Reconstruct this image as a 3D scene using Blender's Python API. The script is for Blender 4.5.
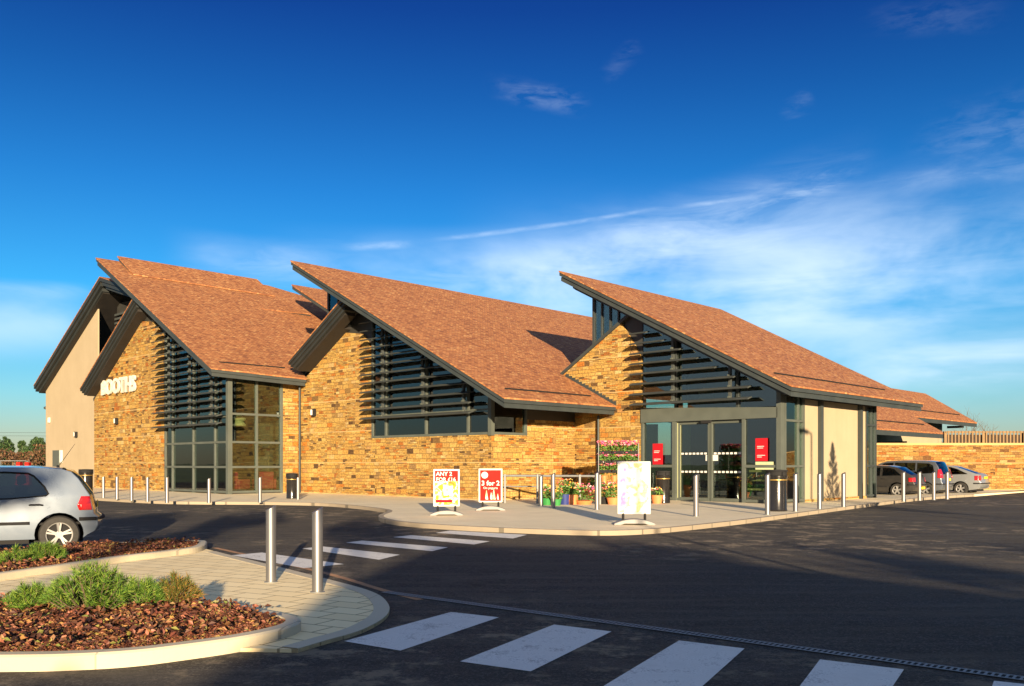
import bpy, bmesh, math, random
import numpy as np
from mathutils import Vector, Matrix, noise
R = math.radians
rnd = random.Random(7)
for o in list(bpy.data.objects): bpy.data.objects.remove(o)
scene = bpy.context.scene
COL = scene.collection

# ------------------------------------------------------------------ camera, sky, sun, exposure
cam_d = bpy.data.cameras.new('camera'); cam = bpy.data.objects.new('camera', cam_d); COL.objects.link(cam)
cam.location = (0, 0, 1.5); cam.rotation_euler = (R(90), 0, 0)
cam_d.sensor_width = 36; cam_d.lens = 885/1024*36
cam_d.shift_y = (464-343)/1024
cam_d.clip_start = .05; cam_d.clip_end = 6000
scene.camera = cam
SUN_EL = R(9.4)
SUN_DIR = Vector((.160*math.cos(SUN_EL), -.987*math.cos(SUN_EL), math.sin(SUN_EL))).normalized()
sun_d = bpy.data.lights.new('sun', 'SUN'); sun = bpy.data.objects.new('sun', sun_d); COL.objects.link(sun)
sun_d.energy = 5.0; sun_d.angle = R(.45); sun_d.color = (1.0, .77, .49)
sun.rotation_euler = SUN_DIR.to_track_quat('Z', 'Y').to_euler()
sun.location = SUN_DIR*60
scene.view_settings.view_transform = 'Standard'; scene.view_settings.look = 'None'
scene.view_settings.exposure = 1.48; scene.view_settings.gamma = 1
scene.view_settings.use_curve_mapping = False
scene.render.resolution_x = 1024; scene.render.resolution_y = 686
try:
    scene.cycles.max_bounces = 8; scene.cycles.transparent_max_bounces = 16
except Exception: pass

class NT:
    """small node helper"""
    def __init__(s, tree): s.t = tree; s.n = tree.nodes; s.l = tree.links; s.n.clear()
    def new(s, kind, **kw):
        nd = s.n.new(kind)
        for k, v in kw.items():
            if k.startswith('_'): setattr(nd, k[1:], v)
        return nd
    def put(s, sock, v):
        if hasattr(v, 'is_linked') or hasattr(v, 'links'): s.l.new(v, sock)
        elif isinstance(v, (tuple, list)) and sock.type == 'RGBA' and len(v) == 3: sock.default_value = (*v, 1)
        else: sock.default_value = v
    def math(s, op, a, b=0.0, c=None, clamp=False):
        nd = s.n.new('ShaderNodeMath'); nd.operation = op; nd.use_clamp = clamp
        s.put(nd.inputs[0], a); s.put(nd.inputs[1], b)
        if c is not None: s.put(nd.inputs[2], c)
        return nd.outputs[0]
    def vmath(s, op, a, b=(0, 0, 0)):
        nd = s.n.new('ShaderNodeVectorMath'); nd.operation = op
        s.put(nd.inputs[0], a); s.put(nd.inputs[1], b); return nd.outputs[0]
    def mix(s, f, a, b, blend='MIX'):
        nd = s.n.new('ShaderNodeMix'); nd.data_type = 'RGBA'; nd.blend_type = blend
        s.put(nd.inputs[0], f); s.put(nd.inputs[6], a); s.put(nd.inputs[7], b); return nd.outputs[2]
    def ramp(s, f, stops, interp='LINEAR'):
        nd = s.n.new('ShaderNodeValToRGB'); nd.color_ramp.interpolation = interp
        cr = nd.color_ramp
        while len(cr.elements) > 1: cr.elements.remove(cr.elements[-1])
        for i, (p, c) in enumerate(stops):
            if not isinstance(c, (tuple, list)): c = (c, c, c)
            e = cr.elements[0] if i == 0 else cr.elements.new(p)
            e.position = p; e.color = (*c, 1)
        s.put(nd.inputs[0], f); return nd.outputs[0]
    def noise(s, vec, scale, detail=4, rough=.55, dist=0):
        nd = s.n.new('ShaderNodeTexNoise'); s.put(nd.inputs['Vector'], vec)
        nd.inputs['Scale'].default_value = scale; nd.inputs['Detail'].default_value = detail
        nd.inputs['Roughness'].default_value = rough; nd.inputs['Distortion'].default_value = dist
        return nd.outputs[0]
    def mapping(s, vec, scale=(1, 1, 1), rot=(0, 0, 0), loc=(0, 0, 0)):
        nd = s.n.new('ShaderNodeMapping'); s.put(nd.inputs[0], vec)
        nd.inputs['Scale'].default_value = scale; nd.inputs['Rotation'].default_value = rot; nd.inputs['Location'].default_value = loc
        return nd.outputs[0]
    def sep(s, v):
        nd = s.n.new('ShaderNodeSeparateXYZ'); s.put(nd.inputs[0], v); return nd.outputs
    def comb(s, x, y, z=0.0):
        nd = s.n.new('ShaderNodeCombineXYZ'); s.put(nd.inputs[0], x); s.put(nd.inputs[1], y); s.put(nd.inputs[2], z); return nd.outputs[0]
    def mrange(s, v, a, b, c=0.0, d=1.0, smooth=False):
        nd = s.n.new('ShaderNodeMapRange'); nd.clamp = True
        if smooth: nd.interpolation_type = 'SMOOTHSTEP'
        s.put(nd.inputs[0], v)
        for i, x in zip((1, 2, 3, 4), (a, b, c, d)): nd.inputs[i].default_value = x
        return nd.outputs[0]

world = bpy.data.worlds.new('World'); scene.world = world; world.use_nodes = True
w = NT(world.node_tree)
sky = w.new('ShaderNodeTexSky'); sky.sky_type = 'NISHITA'; sky.sun_disc = False
sky.sun_elevation = SUN_EL; sky.sun_rotation = math.atan2(.160, -.987)
sky.altitude = 300; sky.air_density = 1.0; sky.dust_density = .35; sky.ozone_density = 3.2
tc = w.new('ShaderNodeTexCoord')
dx, dy, dz = w.sep(tc.outputs['Generated'])
az = w.math('ARCTAN2', dx, dy)                     # bearing from straight ahead
elv = w.math('ARCSINE', dz)
def px_ang(x, y):
    a = math.atan((x-512)/885); return a, math.atan((464-y)/885*math.cos(a))
# deeper, polarised blue towards the zenith
hsv = w.new('ShaderNodeHueSaturation'); hsv.inputs['Saturation'].default_value = 1.06
w.put(hsv.inputs['Color'], sky.outputs[0])
gain = w.ramp(w.mrange(elv, 0.0, .55), [(.03, (.50, .48, .52)), (.13, (.38, .56, .63)), (.33, (.15, .56, .74)), (.53, (.085, .40, .64)), (.71, (.055, .26, .50)), (.86, (.04, .155, .40)), (1, (.032, .125, .36))])
skyc = w.mix(1.0, hsv.outputs[0], gain, 'MULTIPLY')
# wisps of cirrus fixed in the sky by bearing and elevation
vec = w.comb(az, elv, 0.0)
def band(p, q, width, soft0=.0, power=1.0):
    """1 on the segment p-q (pixels of the sky ahead turned into angles), 0 at 'width' away"""
    a0, e0 = px_ang(*p); a1, e1 = px_ang(*q)
    L = math.hypot(a1-a0, e1-e0); ux, uy = (a1-a0)/L, (e1-e0)/L
    ra = w.math('SUBTRACT', az, a0); re = w.math('SUBTRACT', elv, e0)
    al = w.math('ADD', w.math('MULTIPLY', ra, ux), w.math('MULTIPLY', re, uy))
    pe = w.math('ABSOLUTE', w.math('SUBTRACT', w.math('MULTIPLY', ra, -uy), w.math('MULTIPLY', re, -ux)))
    m1 = w.mrange(pe, width*1.5, 0, 0, 1, True)
    m2 = w.mrange(al, -L*.25, L*.35, 0, 1, True); m3 = w.mrange(al, L*1.15, L*.7, 0, 1, True)
    return w.math('MULTIPLY', m1, w.math('MULTIPLY', m2, m3))
n_str = w.noise(w.mapping(vec, (7, 34, 1), (0, 0, R(-14))), 1.0, 8, .62, .6)
n_big = w.noise(w.mapping(vec, (4, 10, 1), (0, 0, R(-10)), (3.1, 1.7, 0)), 1.0, 5, .55, .4)
n_fine = w.noise(w.mapping(vec, (30, 90, 1), (0, 0, R(-12))), 1.0, 6, .6, .3)
st = w.mrange(n_str, .34, .78); bg = w.mrange(n_big, .28, .70, 0, 1, True); fi = w.mrange(n_fine, .42, .62)
terms = [
    (band((560, 262), (850, 176), .034), .30, 's'), (band((560, 290), (1120, 215), .070), .48, 'c'),
    (band((560, 300), (1200, 305), .095), .50, 'c'), (band((720, 222), (858, 168), .013), .42, 'w'),
    (band((860, 368), (1060, 366), .022), .60, 'b'), (band((440, 239), (560, 224), .0026), .22, 'f'),
    (band((540, 227), (655, 209), .0024), .20, 'f'), (band((685, 206), (762, 196), .0024), .24, 'f'),
    (band((350, 247), (410, 244), .004), .22, 'f'), (band((190, 256), (330, 270), .022), .50, 'b'),
    (band((-60, 326), (90, 322), .030), .42, 'b'), (band((-40, 286), (90, 292), .008), .30, 's'), (band((300, 275), (560, 275), .04), .40, 'b'),
    (band((500, 86), (582, 104), .012), .20, 'w'), (band((608, 74), (638, 45), .010), .12, 'w'), (band((784, 114), (812, 98), .010), .17, 'w'),
    (band((880, 184), (1060, 166), .010), .2, 's'), (band((930, 155), (1080, 110), .035), .14, 'w'), (band((380, 290), (720, 262), .045), .34, 'c'),
    (band((880, 18), (1000, 12), .014), .08, 'w')]
cl = None
for m, k, kind in terms:
    v = w.math('MULTIPLY', w.math('MULTIPLY', m, k), {'s': st, 'c': w.math('ADD', w.math('MULTIPLY', bg, .75), w.math('MULTIPLY', st, .25)), 'w': w.math('MULTIPLY', st, w.mrange(n_fine, .40, .60)), 'b': w.math('MAXIMUM', bg, w.math('MULTIPLY', st, .7)), 'f': w.math('ADD', w.math('MULTIPLY', fi, .6), .4)}[kind])
    cl = v if cl is None else w.math('ADD', cl, v, clamp=True)
CLOUD = (3.9, 4.6, 5.3)
skyc2 = w.mix(w.math('MINIMUM', cl, .8), skyc, CLOUD)
# bright high veil and haze added to unseen sky overhead and behind as fill light
back = w.mrange(dy, .25, -.35, 0, 1, True)
over = w.mrange(elv, R(31), R(52), 0, 1, True)
fill_veil = w.mix(w.mrange(n_big, .3, .7), (.62, .95, 1.72), (1.15, 1.45, 2.15))
rear = w.ramp(w.mrange(elv, 0, .7), [(0, (.55, .50, .44)), (.12, (.50, .55, .60)), (.4, (.30, .42, .60)), (1, (.50, .60, .75))])
skyc2 = w.mix(back, skyc2, w.mix(1.0, rear, (2.7, 2.9, 3.2), 'MULTIPLY'))
skyc2 = w.mix(over, skyc2, fill_veil)
bgn = w.new('ShaderNodeBackground'); bgn.inputs['Strength'].default_value = .089
w.put(bgn.inputs['Color'], skyc2)
wo = w.new('ShaderNodeOutputWorld'); w.l.new(bgn.outputs[0], wo.inputs[0])

# ------------------------------------------------------------------ materials
def mat(name):
    m = bpy.data.materials.new(name); m.use_nodes = True; return m, NT(m.node_tree)
def finish(n, color, rough=.6, metal=0.0, bump=None, bstr=.5, bdist=.02, spec=.5, coat=0, emit=None):
    p = n.new('ShaderNodeBsdfPrincipled'); n.put(p.inputs['Base Color'], color); n.put(p.inputs['Roughness'], rough)
    p.inputs['Metallic'].default_value = metal; p.inputs['Specular IOR Level'].default_value = spec
    if coat: p.inputs['Coat Weight'].default_value = coat; p.inputs['Coat Roughness'].default_value = .05
    if bump is not None:
        b = n.new('ShaderNodeBump'); b.inputs['Strength'].default_value = bstr; b.inputs['Distance'].default_value = bdist
        n.put(b.inputs['Height'], bump); n.l.new(b.outputs[0], p.inputs['Normal'])
    o = n.new('ShaderNodeOutputMaterial'); n.l.new(p.outputs[0], o.inputs[0]); return p
def objco(n): return n.new('ShaderNodeTexCoord').outputs['Object']
def uvco(n): return n.new('ShaderNodeTexCoord').outputs['UV']
def plain(name, col, rough=.5, metal=0.0, var=.12, scale=6, spec=.5, coat=0, bstr=.0):
    m, n = mat(name); v = n.noise(objco(n), scale, 5, .6)
    c = n.mix(n.mrange(v, .3, .7), tuple(x*(1-var) for x in col), tuple(min(1, x*(1+var)) for x in col))
    r = n.mrange(v, .3, .7, max(.02, rough*.85), min(1, rough*1.15))
    finish(n, c, r, metal, v if bstr else None, bstr, .01, spec, coat); return m
def brick(n, vec, bw, rh, mortar, off=.5, smooth=.1):
    nd = n.new('ShaderNodeTexBrick'); n.put(nd.inputs['Vector'], vec); nd.offset = off
    nd.inputs['Scale'].default_value = 1; nd.inputs['Brick Width'].default_value = bw; nd.inputs['Row Height'].default_value = rh
    nd.inputs['Mortar Size'].default_value = mortar; nd.inputs['Mortar Smooth'].default_value = smooth; nd.inputs['Bias'].default_value = 0
    nd.inputs['Color1'].default_value = (0, 0, 0, 1); nd.inputs['Color2'].default_value = (1, 1, 1, 1); nd.inputs['Mortar'].default_value = (.5, .5, .5, 1)
    return nd.outputs['Color'], nd.outputs['Fac']
def stone_mat(name, rows=1.0, dark=0.0):
    m, n = mat(name); uv = uvco(n)
    uv = n.vmath('MULTIPLY', uv, (.85, .85, 1)); nz = n.new('ShaderNodeTexNoise'); n.put(nz.inputs['Vector'], uv); nz.inputs['Scale'].default_value = 3.5; nz.inputs['Detail'].default_value = 3
    wv = n.vmath('ADD', uv, n.vmath('MULTIPLY', n.vmath('SUBTRACT', nz.outputs['Color'], (.5, .5, .5)), (.05, .035, 0)))
    ca, fa = brick(n, wv, .29*rows, .122, .008, .37)
    cb, fb = brick(n, n.vmath('ADD', wv, (.13, 0, 0)), .36*rows, .183, .009, .61)
    cc, fc = brick(n, n.vmath('ADD', wv, (.31, 0, 0)), .25*rows, .061, .006, .43)
    def cell(sx, sy, ox):
        fl = n.vmath('FLOOR', n.vmath('DIVIDE', n.vmath('ADD', wv, (ox, 0, 0)), (sx, sy, 1)))
        wn = n.new('ShaderNodeTexWhiteNoise'); n.put(wn.inputs['Vector'], fl); return wn.outputs['Value']
    s1 = n.math('GREATER_THAN', cell(1.38, .366, 0), .62); s2 = n.math('GREATER_THAN', cell(.63, .366, .4), .68)
    col = n.mix(s1, ca, cb); fac = n.mix(s1, fa, fb); col = n.mix(s2, col, cc); fac = n.mix(s2, fac, fc)
    stone = n.ramp(col, [(0, (.07, .042, .026)), (.05, (.13, .08, .038)), (.10, (.25, .16, .065)), (.22, (.37, .25, .085)), (.34, (.33, .195, .058)), (.44, (.40, .29, .12)),
                         (.55, (.36, .235, .075)), (.66, (.29, .175, .058)), (.76, (.38, .26, .10)), (.84, (.35, .14, .03)), (.90, (.25, .095, .03)), (.95, (.42, .33, .17)), (1, (.19, .12, .06))])
    if dark: stone = n.mix(dark, stone, (.14, .05, .02))
    fine = n.noise(uv, 16, 5, .65)
    stone = n.mix(.6, stone, n.mix(n.mrange(fine, .32, .68), (.16, .10, .06), (.95, .88, .70)), 'OVERLAY')
    big = n.noise(uv, .35, 4, .6); stone = n.mix(.35, stone, n.mix(n.mrange(big, .35, .65), (.40, .34, .30), (.60, .58, .52)), 'OVERLAY')
    c = n.mix(n.math('MULTIPLY', fac, .85), stone, (.17, .105, .045))
    u_, v_, _ = n.sep(uv)
    ln = n.math('ABSOLUTE', n.math('SUBTRACT', n.math('FRACT', n.math('ADD', n.math('DIVIDE', n.math('ADD', v_, n.math('MULTIPLY', n.noise(n.mapping(uv, (1, .1, 1)), 1.5, 3), .03)), 1.22), .40)), .5))
    line = n.mrange(ln, .018, .010)
    c = n.mix(1.0, c, (.90, .94, .95), 'MULTIPLY'); c = n.mix(n.math('MULTIPLY', line, .7), c, (.50, .36, .17))
    h = n.math('ADD', n.math('MULTIPLY', n.math('SUBTRACT', 1.0, fac), .6), n.math('ADD', n.math('MULTIPLY', n.sep(col)[0], .35), n.math('MULTIPLY', fine, .35)))
    finish(n, c, .92, 0, h, 1.0, .05, .15); return m
M = {}
M['stone'] = stone_mat('coursed_sandstone')
M['stone_wide'] = stone_mat('boundary_sandstone', 1.25, .30)
def tiles_mat():
    m, n = mat('clay_tiles'); uv = uvco(n)
    ca, fa = brick(n, uv, .17, .10, .006, .5, .3)
    big = n.noise(uv, .5, 5, .65); mid = n.noise(n.mapping(uv, (1, 2.6, 1)), 1.9, 4, .6)
    c = n.ramp(ca, [(0, (.20, .074, .038)), (.2, (.29, .112, .046)), (.45, (.38, .158, .066)), (.65, (.44, .195, .082)), (.85, (.30, .118, .052)), (1, (.54, .29, .13))])
    c = n.mix(1.0, c, (.90, .91, .84), 'MULTIPLY'); c = n.mix(.60, c, n.ramp(n.math('ADD', n.math('MULTIPLY', big, .5), n.math('MULTIPLY', mid, .5)), [(.34, (.38, .33, .33)), (.5, (.5, .49, .48)), (.66, (.62, .60, .56))]), 'OVERLAY')
    c = n.mix(n.math('MULTIPLY', fa, .75), c, (.08, .035, .022))
    sx, sy, _ = n.sep(uv)
    saw = n.math('FRACT', n.math('DIVIDE', sy, .10))
    h = n.math('ADD', n.math('MULTIPLY', saw, -.6), n.math('ADD', n.math('MULTIPLY', n.sep(ca)[0], .5), n.math('MULTIPLY', fa, -.4)))
    finish(n, c, .8, 0, h, .6, .03, .3); return m
M['tile'] = tiles_mat()
M['metal'] = plain('grey_green_aluminium', (.030, .038, .039), .6, .0, .14, 1.5)
M['verge'] = plain('dark_verge_aluminium', (.017, .021, .022), .6, 0, .12, 1.5)
M['metal_light'] = plain('light_grey_aluminium', (.068, .080, .070), .7, .0, .12, 1.5)
M['louvre'] = plain('louvre_aluminium', (.045, .053, .053), .6, .0, .12, 1.5)
M['soffit'] = plain('dark_soffit_board', (.016, .013, .011), .7, 0, .15, 2)
M['cladding_and_shade'] = plain('dark_cladding_and_shade', (.03, .03, .028), .5, 0, .2, 2)  # cladding, and panels that paint shade under eaves and on gables
def render_mat():
    m, n = mat('cream_render'); co = objco(n)
    a = n.noise(co, .8, 5, .6); b = n.noise(co, 60, 3, .6); st = n.noise(n.mapping(co, (5, 5, .5)), 1, 4)
    c = n.mix(n.mrange(n.math('ADD', n.math('MULTIPLY', a, .7), n.math('MULTIPLY', st, .3)), .3, .7), (.32, .262, .175), (.365, .30, .205))
    finish(n, c, .9, 0, b, .25, .01, .2); return m
M['render'] = render_mat()
def glass_mat(name, tint, refl=1.0):
    m, n = mat(name)
    t = n.new('ShaderNodeBsdfTransparent'); t.inputs[0].default_value = (*tint, 1)
    g = n.new('ShaderNodeBsdfGlossy'); g.inputs['Roughness'].default_value = .01; g.inputs['Color'].default_value = (.9, .95, .95, 1)
    wob = n.noise(objco(n), .7, 2); b = n.new('ShaderNodeBump'); b.inputs['Strength'].default_value = .05; b.inputs['Distance'].default_value = .05
    n.put(b.inputs['Height'], wob); n.l.new(b.outputs[0], g.inputs['Normal'])
    f = n.new('ShaderNodeFresnel'); f.inputs[0].default_value = 1.55
    mx = n.new('ShaderNodeMixShader'); n.put(mx.inputs[0], n.math('MULTIPLY', n.math('ADD', f.outputs[0], .05), refl, clamp=True))
    n.l.new(t.outputs[0], mx.inputs[1]); n.l.new(g.outputs[0], mx.inputs[2])
    o = n.new('ShaderNodeOutputMaterial'); n.l.new(mx.outputs[0], o.inputs[0]); return m
M['glass'] = glass_mat('window_glass', (.62, .74, .68), 1.2)
M['car_glass'] = glass_mat('tinted_car_glass', (.20, .25, .24), 1.3)
def asphalt_mat():
    m, n = mat('asphalt'); co = objco(n)
    a = n.noise(co, .22, 6, .6, .5); b = n.noise(co, 90, 3, .7); c2 = n.noise(n.mapping(co, (.5, 2.2, 1), (0, 0, R(30))), .9, 5, .65)
    vor = n.new('ShaderNodeTexVoronoi'); n.put(vor.inputs['Vector'], co); vor.inputs['Scale'].default_value = 70
    c = n.mix(n.mrange(n.math('ADD', n.math('MULTIPLY', a, .5), n.math('MULTIPLY', c2, .5)), .38, .62), (.021, .020, .020), (.062, .054, .045))
    c = n.mix(n.mrange(n.sep(vor.outputs['Color'])[0], .55, 1.0), c, (.13, .12, .105))
    c = n.mix(n.math('MULTIPLY', n.mrange(b, .5, .8), .5), c, (.02, .02, .02)); g2 = n.noise(co, 14, 5, .8); c = n.mix(.6, c, n.mix(n.mrange(g2, .35, .65), (.25, .25, .26), (.78, .76, .72)), 'OVERLAY')
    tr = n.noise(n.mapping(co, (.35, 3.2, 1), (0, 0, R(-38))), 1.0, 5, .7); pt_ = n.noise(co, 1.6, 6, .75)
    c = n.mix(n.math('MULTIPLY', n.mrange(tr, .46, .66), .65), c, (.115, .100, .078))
    worn_dapple = n.math('MULTIPLY', n.mrange(pt_, .52, .60), n.mrange(n.noise(n.mapping(co, (1, 1, 1), (0, 0, 0), (4.2, 1.3, 0)), .13, 2), .46, .56))
    c = n.mix(n.math('MULTIPLY', worn_dapple, .9), c, (.30, .24, .165))  # worn patches, brightened to put dappled sunlight into the asphalt colour
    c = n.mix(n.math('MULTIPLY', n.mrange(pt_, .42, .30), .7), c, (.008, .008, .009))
    h = n.math('ADD', n.sep(vor.outputs['Color'])[0], b)
    finish(n, c, n.mrange(c2, .3, .7, .7, .9), 0, h, 1.0, .03, .3); return m
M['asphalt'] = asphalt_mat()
def paving_mat(name, c1, c2, bw, rh, joint, jc, mort=.006, rot=0):
    m, n = mat(name); co = objco(n)
    ca, fa = brick(n, n.mapping(co, (1, 1, 1), (0, 0, R(rot))), bw, rh, mort)
    a = n.noise(co, .5, 5, .6); b = n.noise(co, 40, 3, .6)
    c = n.mix(n.math('ADD', n.math('MULTIPLY', n.sep(ca)[0], .5), n.math('MULTIPLY', a, .5)), c1, c2)
    c = n.mix(n.math('MULTIPLY', n.mrange(a, .45, .75), .25), c, tuple(x*.55 for x in c1))
    c = n.mix(n.math('MULTIPLY', fa, joint), c, jc)
    h = n.math('ADD', n.math('MULTIPLY', fa, -1.0), n.math('MULTIPLY', b, .5)); finish(n, c, .85, 0, h, .4, .008, .3); return m
M['pavement'] = paving_mat('pavement_concrete', (.62, .53, .36), (.72, .63, .45), .6, .6, .35, (.25, .22, .18), .006, -44)
M['island'] = paving_mat('cream_block_paving', (.78, .62, .34), (.88, .74, .45), .45, .30, .75, (.20, .14, .07), .011, 28)
M['kerb_low'] = paving_mat('pavement_kerb_stone', (.24, .20, .15), (.33, .28, .21), .915, 50, .8, (.10, .09, .07), .02, -44)
M['kerb'] = paving_mat('kerb_stone', (.42, .37, .27), (.54, .48, .36), .915, 50, .6, (.2, .18, .14), .006, 10)
def paint_mat():
    m, n = mat('road_paint'); co = objco(n)
    a = n.noise(co, 3, 6, .7); b = n.noise(co, 60, 4, .7)
    k = n.mrange(n.math('ADD', n.math('MULTIPLY', a, .55), n.math('MULTIPLY', b, .45)), .52, .62)
    c = n.mix(n.mrange(a, .3, .7), (.56, .55, .51), (.72, .71, .67)); c = n.mix(n.math('MULTIPLY', k, .75), c, (.16, .15, .14))
    finish(n, c, .6, 0, b, .3, .005); return m
M['paint'] = paint_mat()
M['steel'] = plain('brushed_stainless', (.24, .235, .24), .40, .75, .02, 1)
M['steel_dull'] = plain('galvanised_steel', (.24, .25, .25), .6, .5, .1, 8)
M['black'] = plain('black_plastic', (.018, .018, .019), .8, 0, .2, 5, .15)
M['black_gloss'] = plain('black_enamel', (.014, .013, .013), .18, 0, .2, 5, .6)
M['gold'] = plain('gold_band', (.55, .36, .10), .35, .7)
M['white'] = plain('white_enamel', (.58, .58, .56), .8, spec=.05)
M['white_sign'] = plain('illuminated_sign_letter_face', (.55, .53, .47), .8, spec=.1)
M['red'] = plain('red_print', (.34, .010, .018), .8, 0, .05, spec=.1)
M['red2'] = plain('poster_red', (.42, .016, .012), .8, 0, .06, spec=.1)
M['alu'] = plain('silver_base', (.26, .26, .26), .7, .1, .06, 4)
M['rubber'] = plain('tyre_rubber', (.022, .021, .02), .8, 0, .2, 20)
M['alloy'] = plain('alloy_wheel', (.26, .26, .26), .5, .2, .05)
M['sunlit_reveal'] = plain('sunlit_reveal_paint', (.36, .38, .19), .8, 0, .05)  # pale olive puts sunlight on the mullion sides into the colour
M['timber'] = plain('fence_timber', (.19, .12, .055), .8, 0, .25, 3)
M['chair_wood'] = plain('beech_chair', (.62, .42, .18), .5, 0, .1, 3)
M['red_seat'] = plain('red_upholstery', (.55, .03, .04), .7)
M['terracotta'] = plain('terracotta_plastic', (.62, .20, .07), .55)
M['bluepot'] = plain('navy_planter', (.02, .035, .16), .45)
M['greenpot'] = plain('green_planter', (.03, .20, .05), .45)
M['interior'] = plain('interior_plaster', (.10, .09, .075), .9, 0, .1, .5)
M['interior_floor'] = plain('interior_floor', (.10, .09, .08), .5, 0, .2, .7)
M['shade'] = plain('pendant_shade', (.80, .55, .30), .6)
M['grass'] = plain('grass_field', (.085, .115, .035), .95, 0, .35, .08)
M['yellow_plate'] = plain('yellow_plate', (.80, .52, .03), .4, 0, .03)
M['rust'] = plain('rust_stained_kerb', (.33, .17, .08), .9, 0, .3, 6)
M['bark'] = plain('bark', (.10, .07, .045), .9, 0, .3, 6)
M['soil'] = plain('mulch_soil', (.055, .028, .018), .95, 0, .4, 14, .2, 0, .8)
M['slate'] = plain('dark_roofing', (.12, .07, .055), .8, 0, .2, 1)
M['lamp_lens'] = plain('lamp_lens', (.75, .73, .66), .3)
M['taillight'] = plain('red_lens', (.36, .008, .008), .12, 0, .08, 10, .7, .6)
def car_paint(name, col, metal=.6):
    m, n = mat(name); v = n.noise(objco(n), 900, 2); d = n.noise(objco(n), 3, 4)
    c = n.mix(n.mrange(v, .3, .7), tuple(x*.9 for x in col), tuple(min(1, x*1.1) for x in col)); c = n.mix(n.math('MULTIPLY', n.mrange(d, .5, .8), .12), c, (.20, .17, .13))
    finish(n, c, n.mrange(d, .3, .8, .26, .42), metal, None, 0, 0, .5, .9); return m
M['silver_blue'] = car_paint('silver_blue_paint', (.165, .205, .265), .25)
M['dark_paint'] = car_paint('black_paint', (.035, .034, .033), .3)
M['grey_paint'] = car_paint('blue_grey_paint', (.13, .15, .18))
M['silver_paint'] = car_paint('silver_paint', (.22, .235, .245), .25)
def island_mat(name, stops, rough=.7, trans=0):
    m, n = mat(name); g = n.new('ShaderNodeNewGeometry')
    c = n.ramp(g.outputs['Random Per Island'], stops, 'LINEAR'); p = finish(n, c, rough, 0, None, 0, 0, .35)
    if trans:
        t = n.new('ShaderNodeBsdfTranslucent'); n.put(t.inputs[0], c); mx = n.new('ShaderNodeMixShader'); mx.inputs[0].default_value = trans
        n.l.new(p.outputs[0], mx.inputs[1]); n.l.new(t.outputs[0], mx.inputs[2])
        n.l.new(mx.outputs[0], [q for q in n.n if q.type == 'OUTPUT_MATERIAL'][0].inputs[0])
    return m
M['red_leaves'] = island_mat('autumn_groundcover', [(0, (.025, .012, .009)), (.3, (.075, .026, .016)), (.5, (.15, .045, .026)), (.62, (.12, .055, .022)), (.76, (.27, .095, .055)), (.84, (.36, .22, .06)), (.88, (.12, .16, .035)), (.95, (.40, .15, .10)), (1, (.07, .03, .02))], .6, .1)
M['needles'] = island_mat('pine_needles', [(0, (.022, .058, .010)), (.4, (.075, .165, .020)), (.8, (.16, .275, .032)), (1, (.28, .35, .05))], .6, .15)
M['needles_orange'] = island_mat('orange_tipped_needles', [(0, (.04, .08, .015)), (.4, (.10, .14, .025)), (.7, (.22, .14, .03)), (1, (.32, .15, .035))], .6, .15)
M['hedge'] = island_mat('hedge_leaves', [(0, (.03, .05, .015)), (.6, (.06, .09, .025)), (1, (.10, .13, .035))])
M['conifer'] = island_mat('distant_conifer', [(0, (.015, .035, .015)), (.6, (.035, .075, .022)), (1, (.06, .11, .03))])
M['thicket'] = island_mat('bare_thicket', [(0, (.06, .03, .016)), (.6, (.11, .055, .026)), (1, (.16, .085, .04))])
M['plant'] = island_mat('bedding_leaves', [(0, (.04, .10, .02)), (.6, (.09, .20, .04)), (1, (.16, .28, .07))], .5, .15)
M['pinkflower'] = island_mat('pink_petals', [(0, (.75, .04, .22)), (.35, (.85, .25, .45)), (.6, (.80, .02, .06)), (.8, (.9, .75, .75)), (.92, (.9, .62, .05)), (1, (.60, .03, .30))], .6, .2)
M['mixflower'] = island_mat('mixed_petals', [(0, (.80, .05, .05)), (.3, (.9, .65, .05)), (.55, (.85, .78, .72)), (.75, (.9, .3, .05)), (1, (.7, .04, .25))], .6, .2)
def photo_mat(name, stops, scale, axis=(1, 1, 1), off=0):
    m, n = mat(name); co = n.mapping(objco(n), axis, (0, 0, 0), (off, off, off))
    v = n.noise(co, scale, 3, .5, .6); finish(n, n.ramp(v, stops), .8, spec=.1); return m
M['food'] = photo_mat('printed_glasses_photo', [(.30, (.25, .08, .04)), (.42, (.75, .28, .03)), (.5, (.95, .62, .05)), (.56, (.98, .93, .75)), (.64, (.85, .45, .05)), (.75, (.35, .15, .12))], 5)
M['pale'] = photo_mat('faded_flower_photo', [(.3, (.72, .68, .70)), (.48, (.72, .68, .62)), (.56, (.72, .46, .22)), (.64, (.74, .60, .36)), (.8, (.70, .40, .35))], 5, off=3)
M['pink'] = photo_mat('faded_pink_bloom', [(.35, (.72, .60, .66)), (.5, (.70, .34, .50)), (.65, (.62, .18, .38))], 6)

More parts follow.
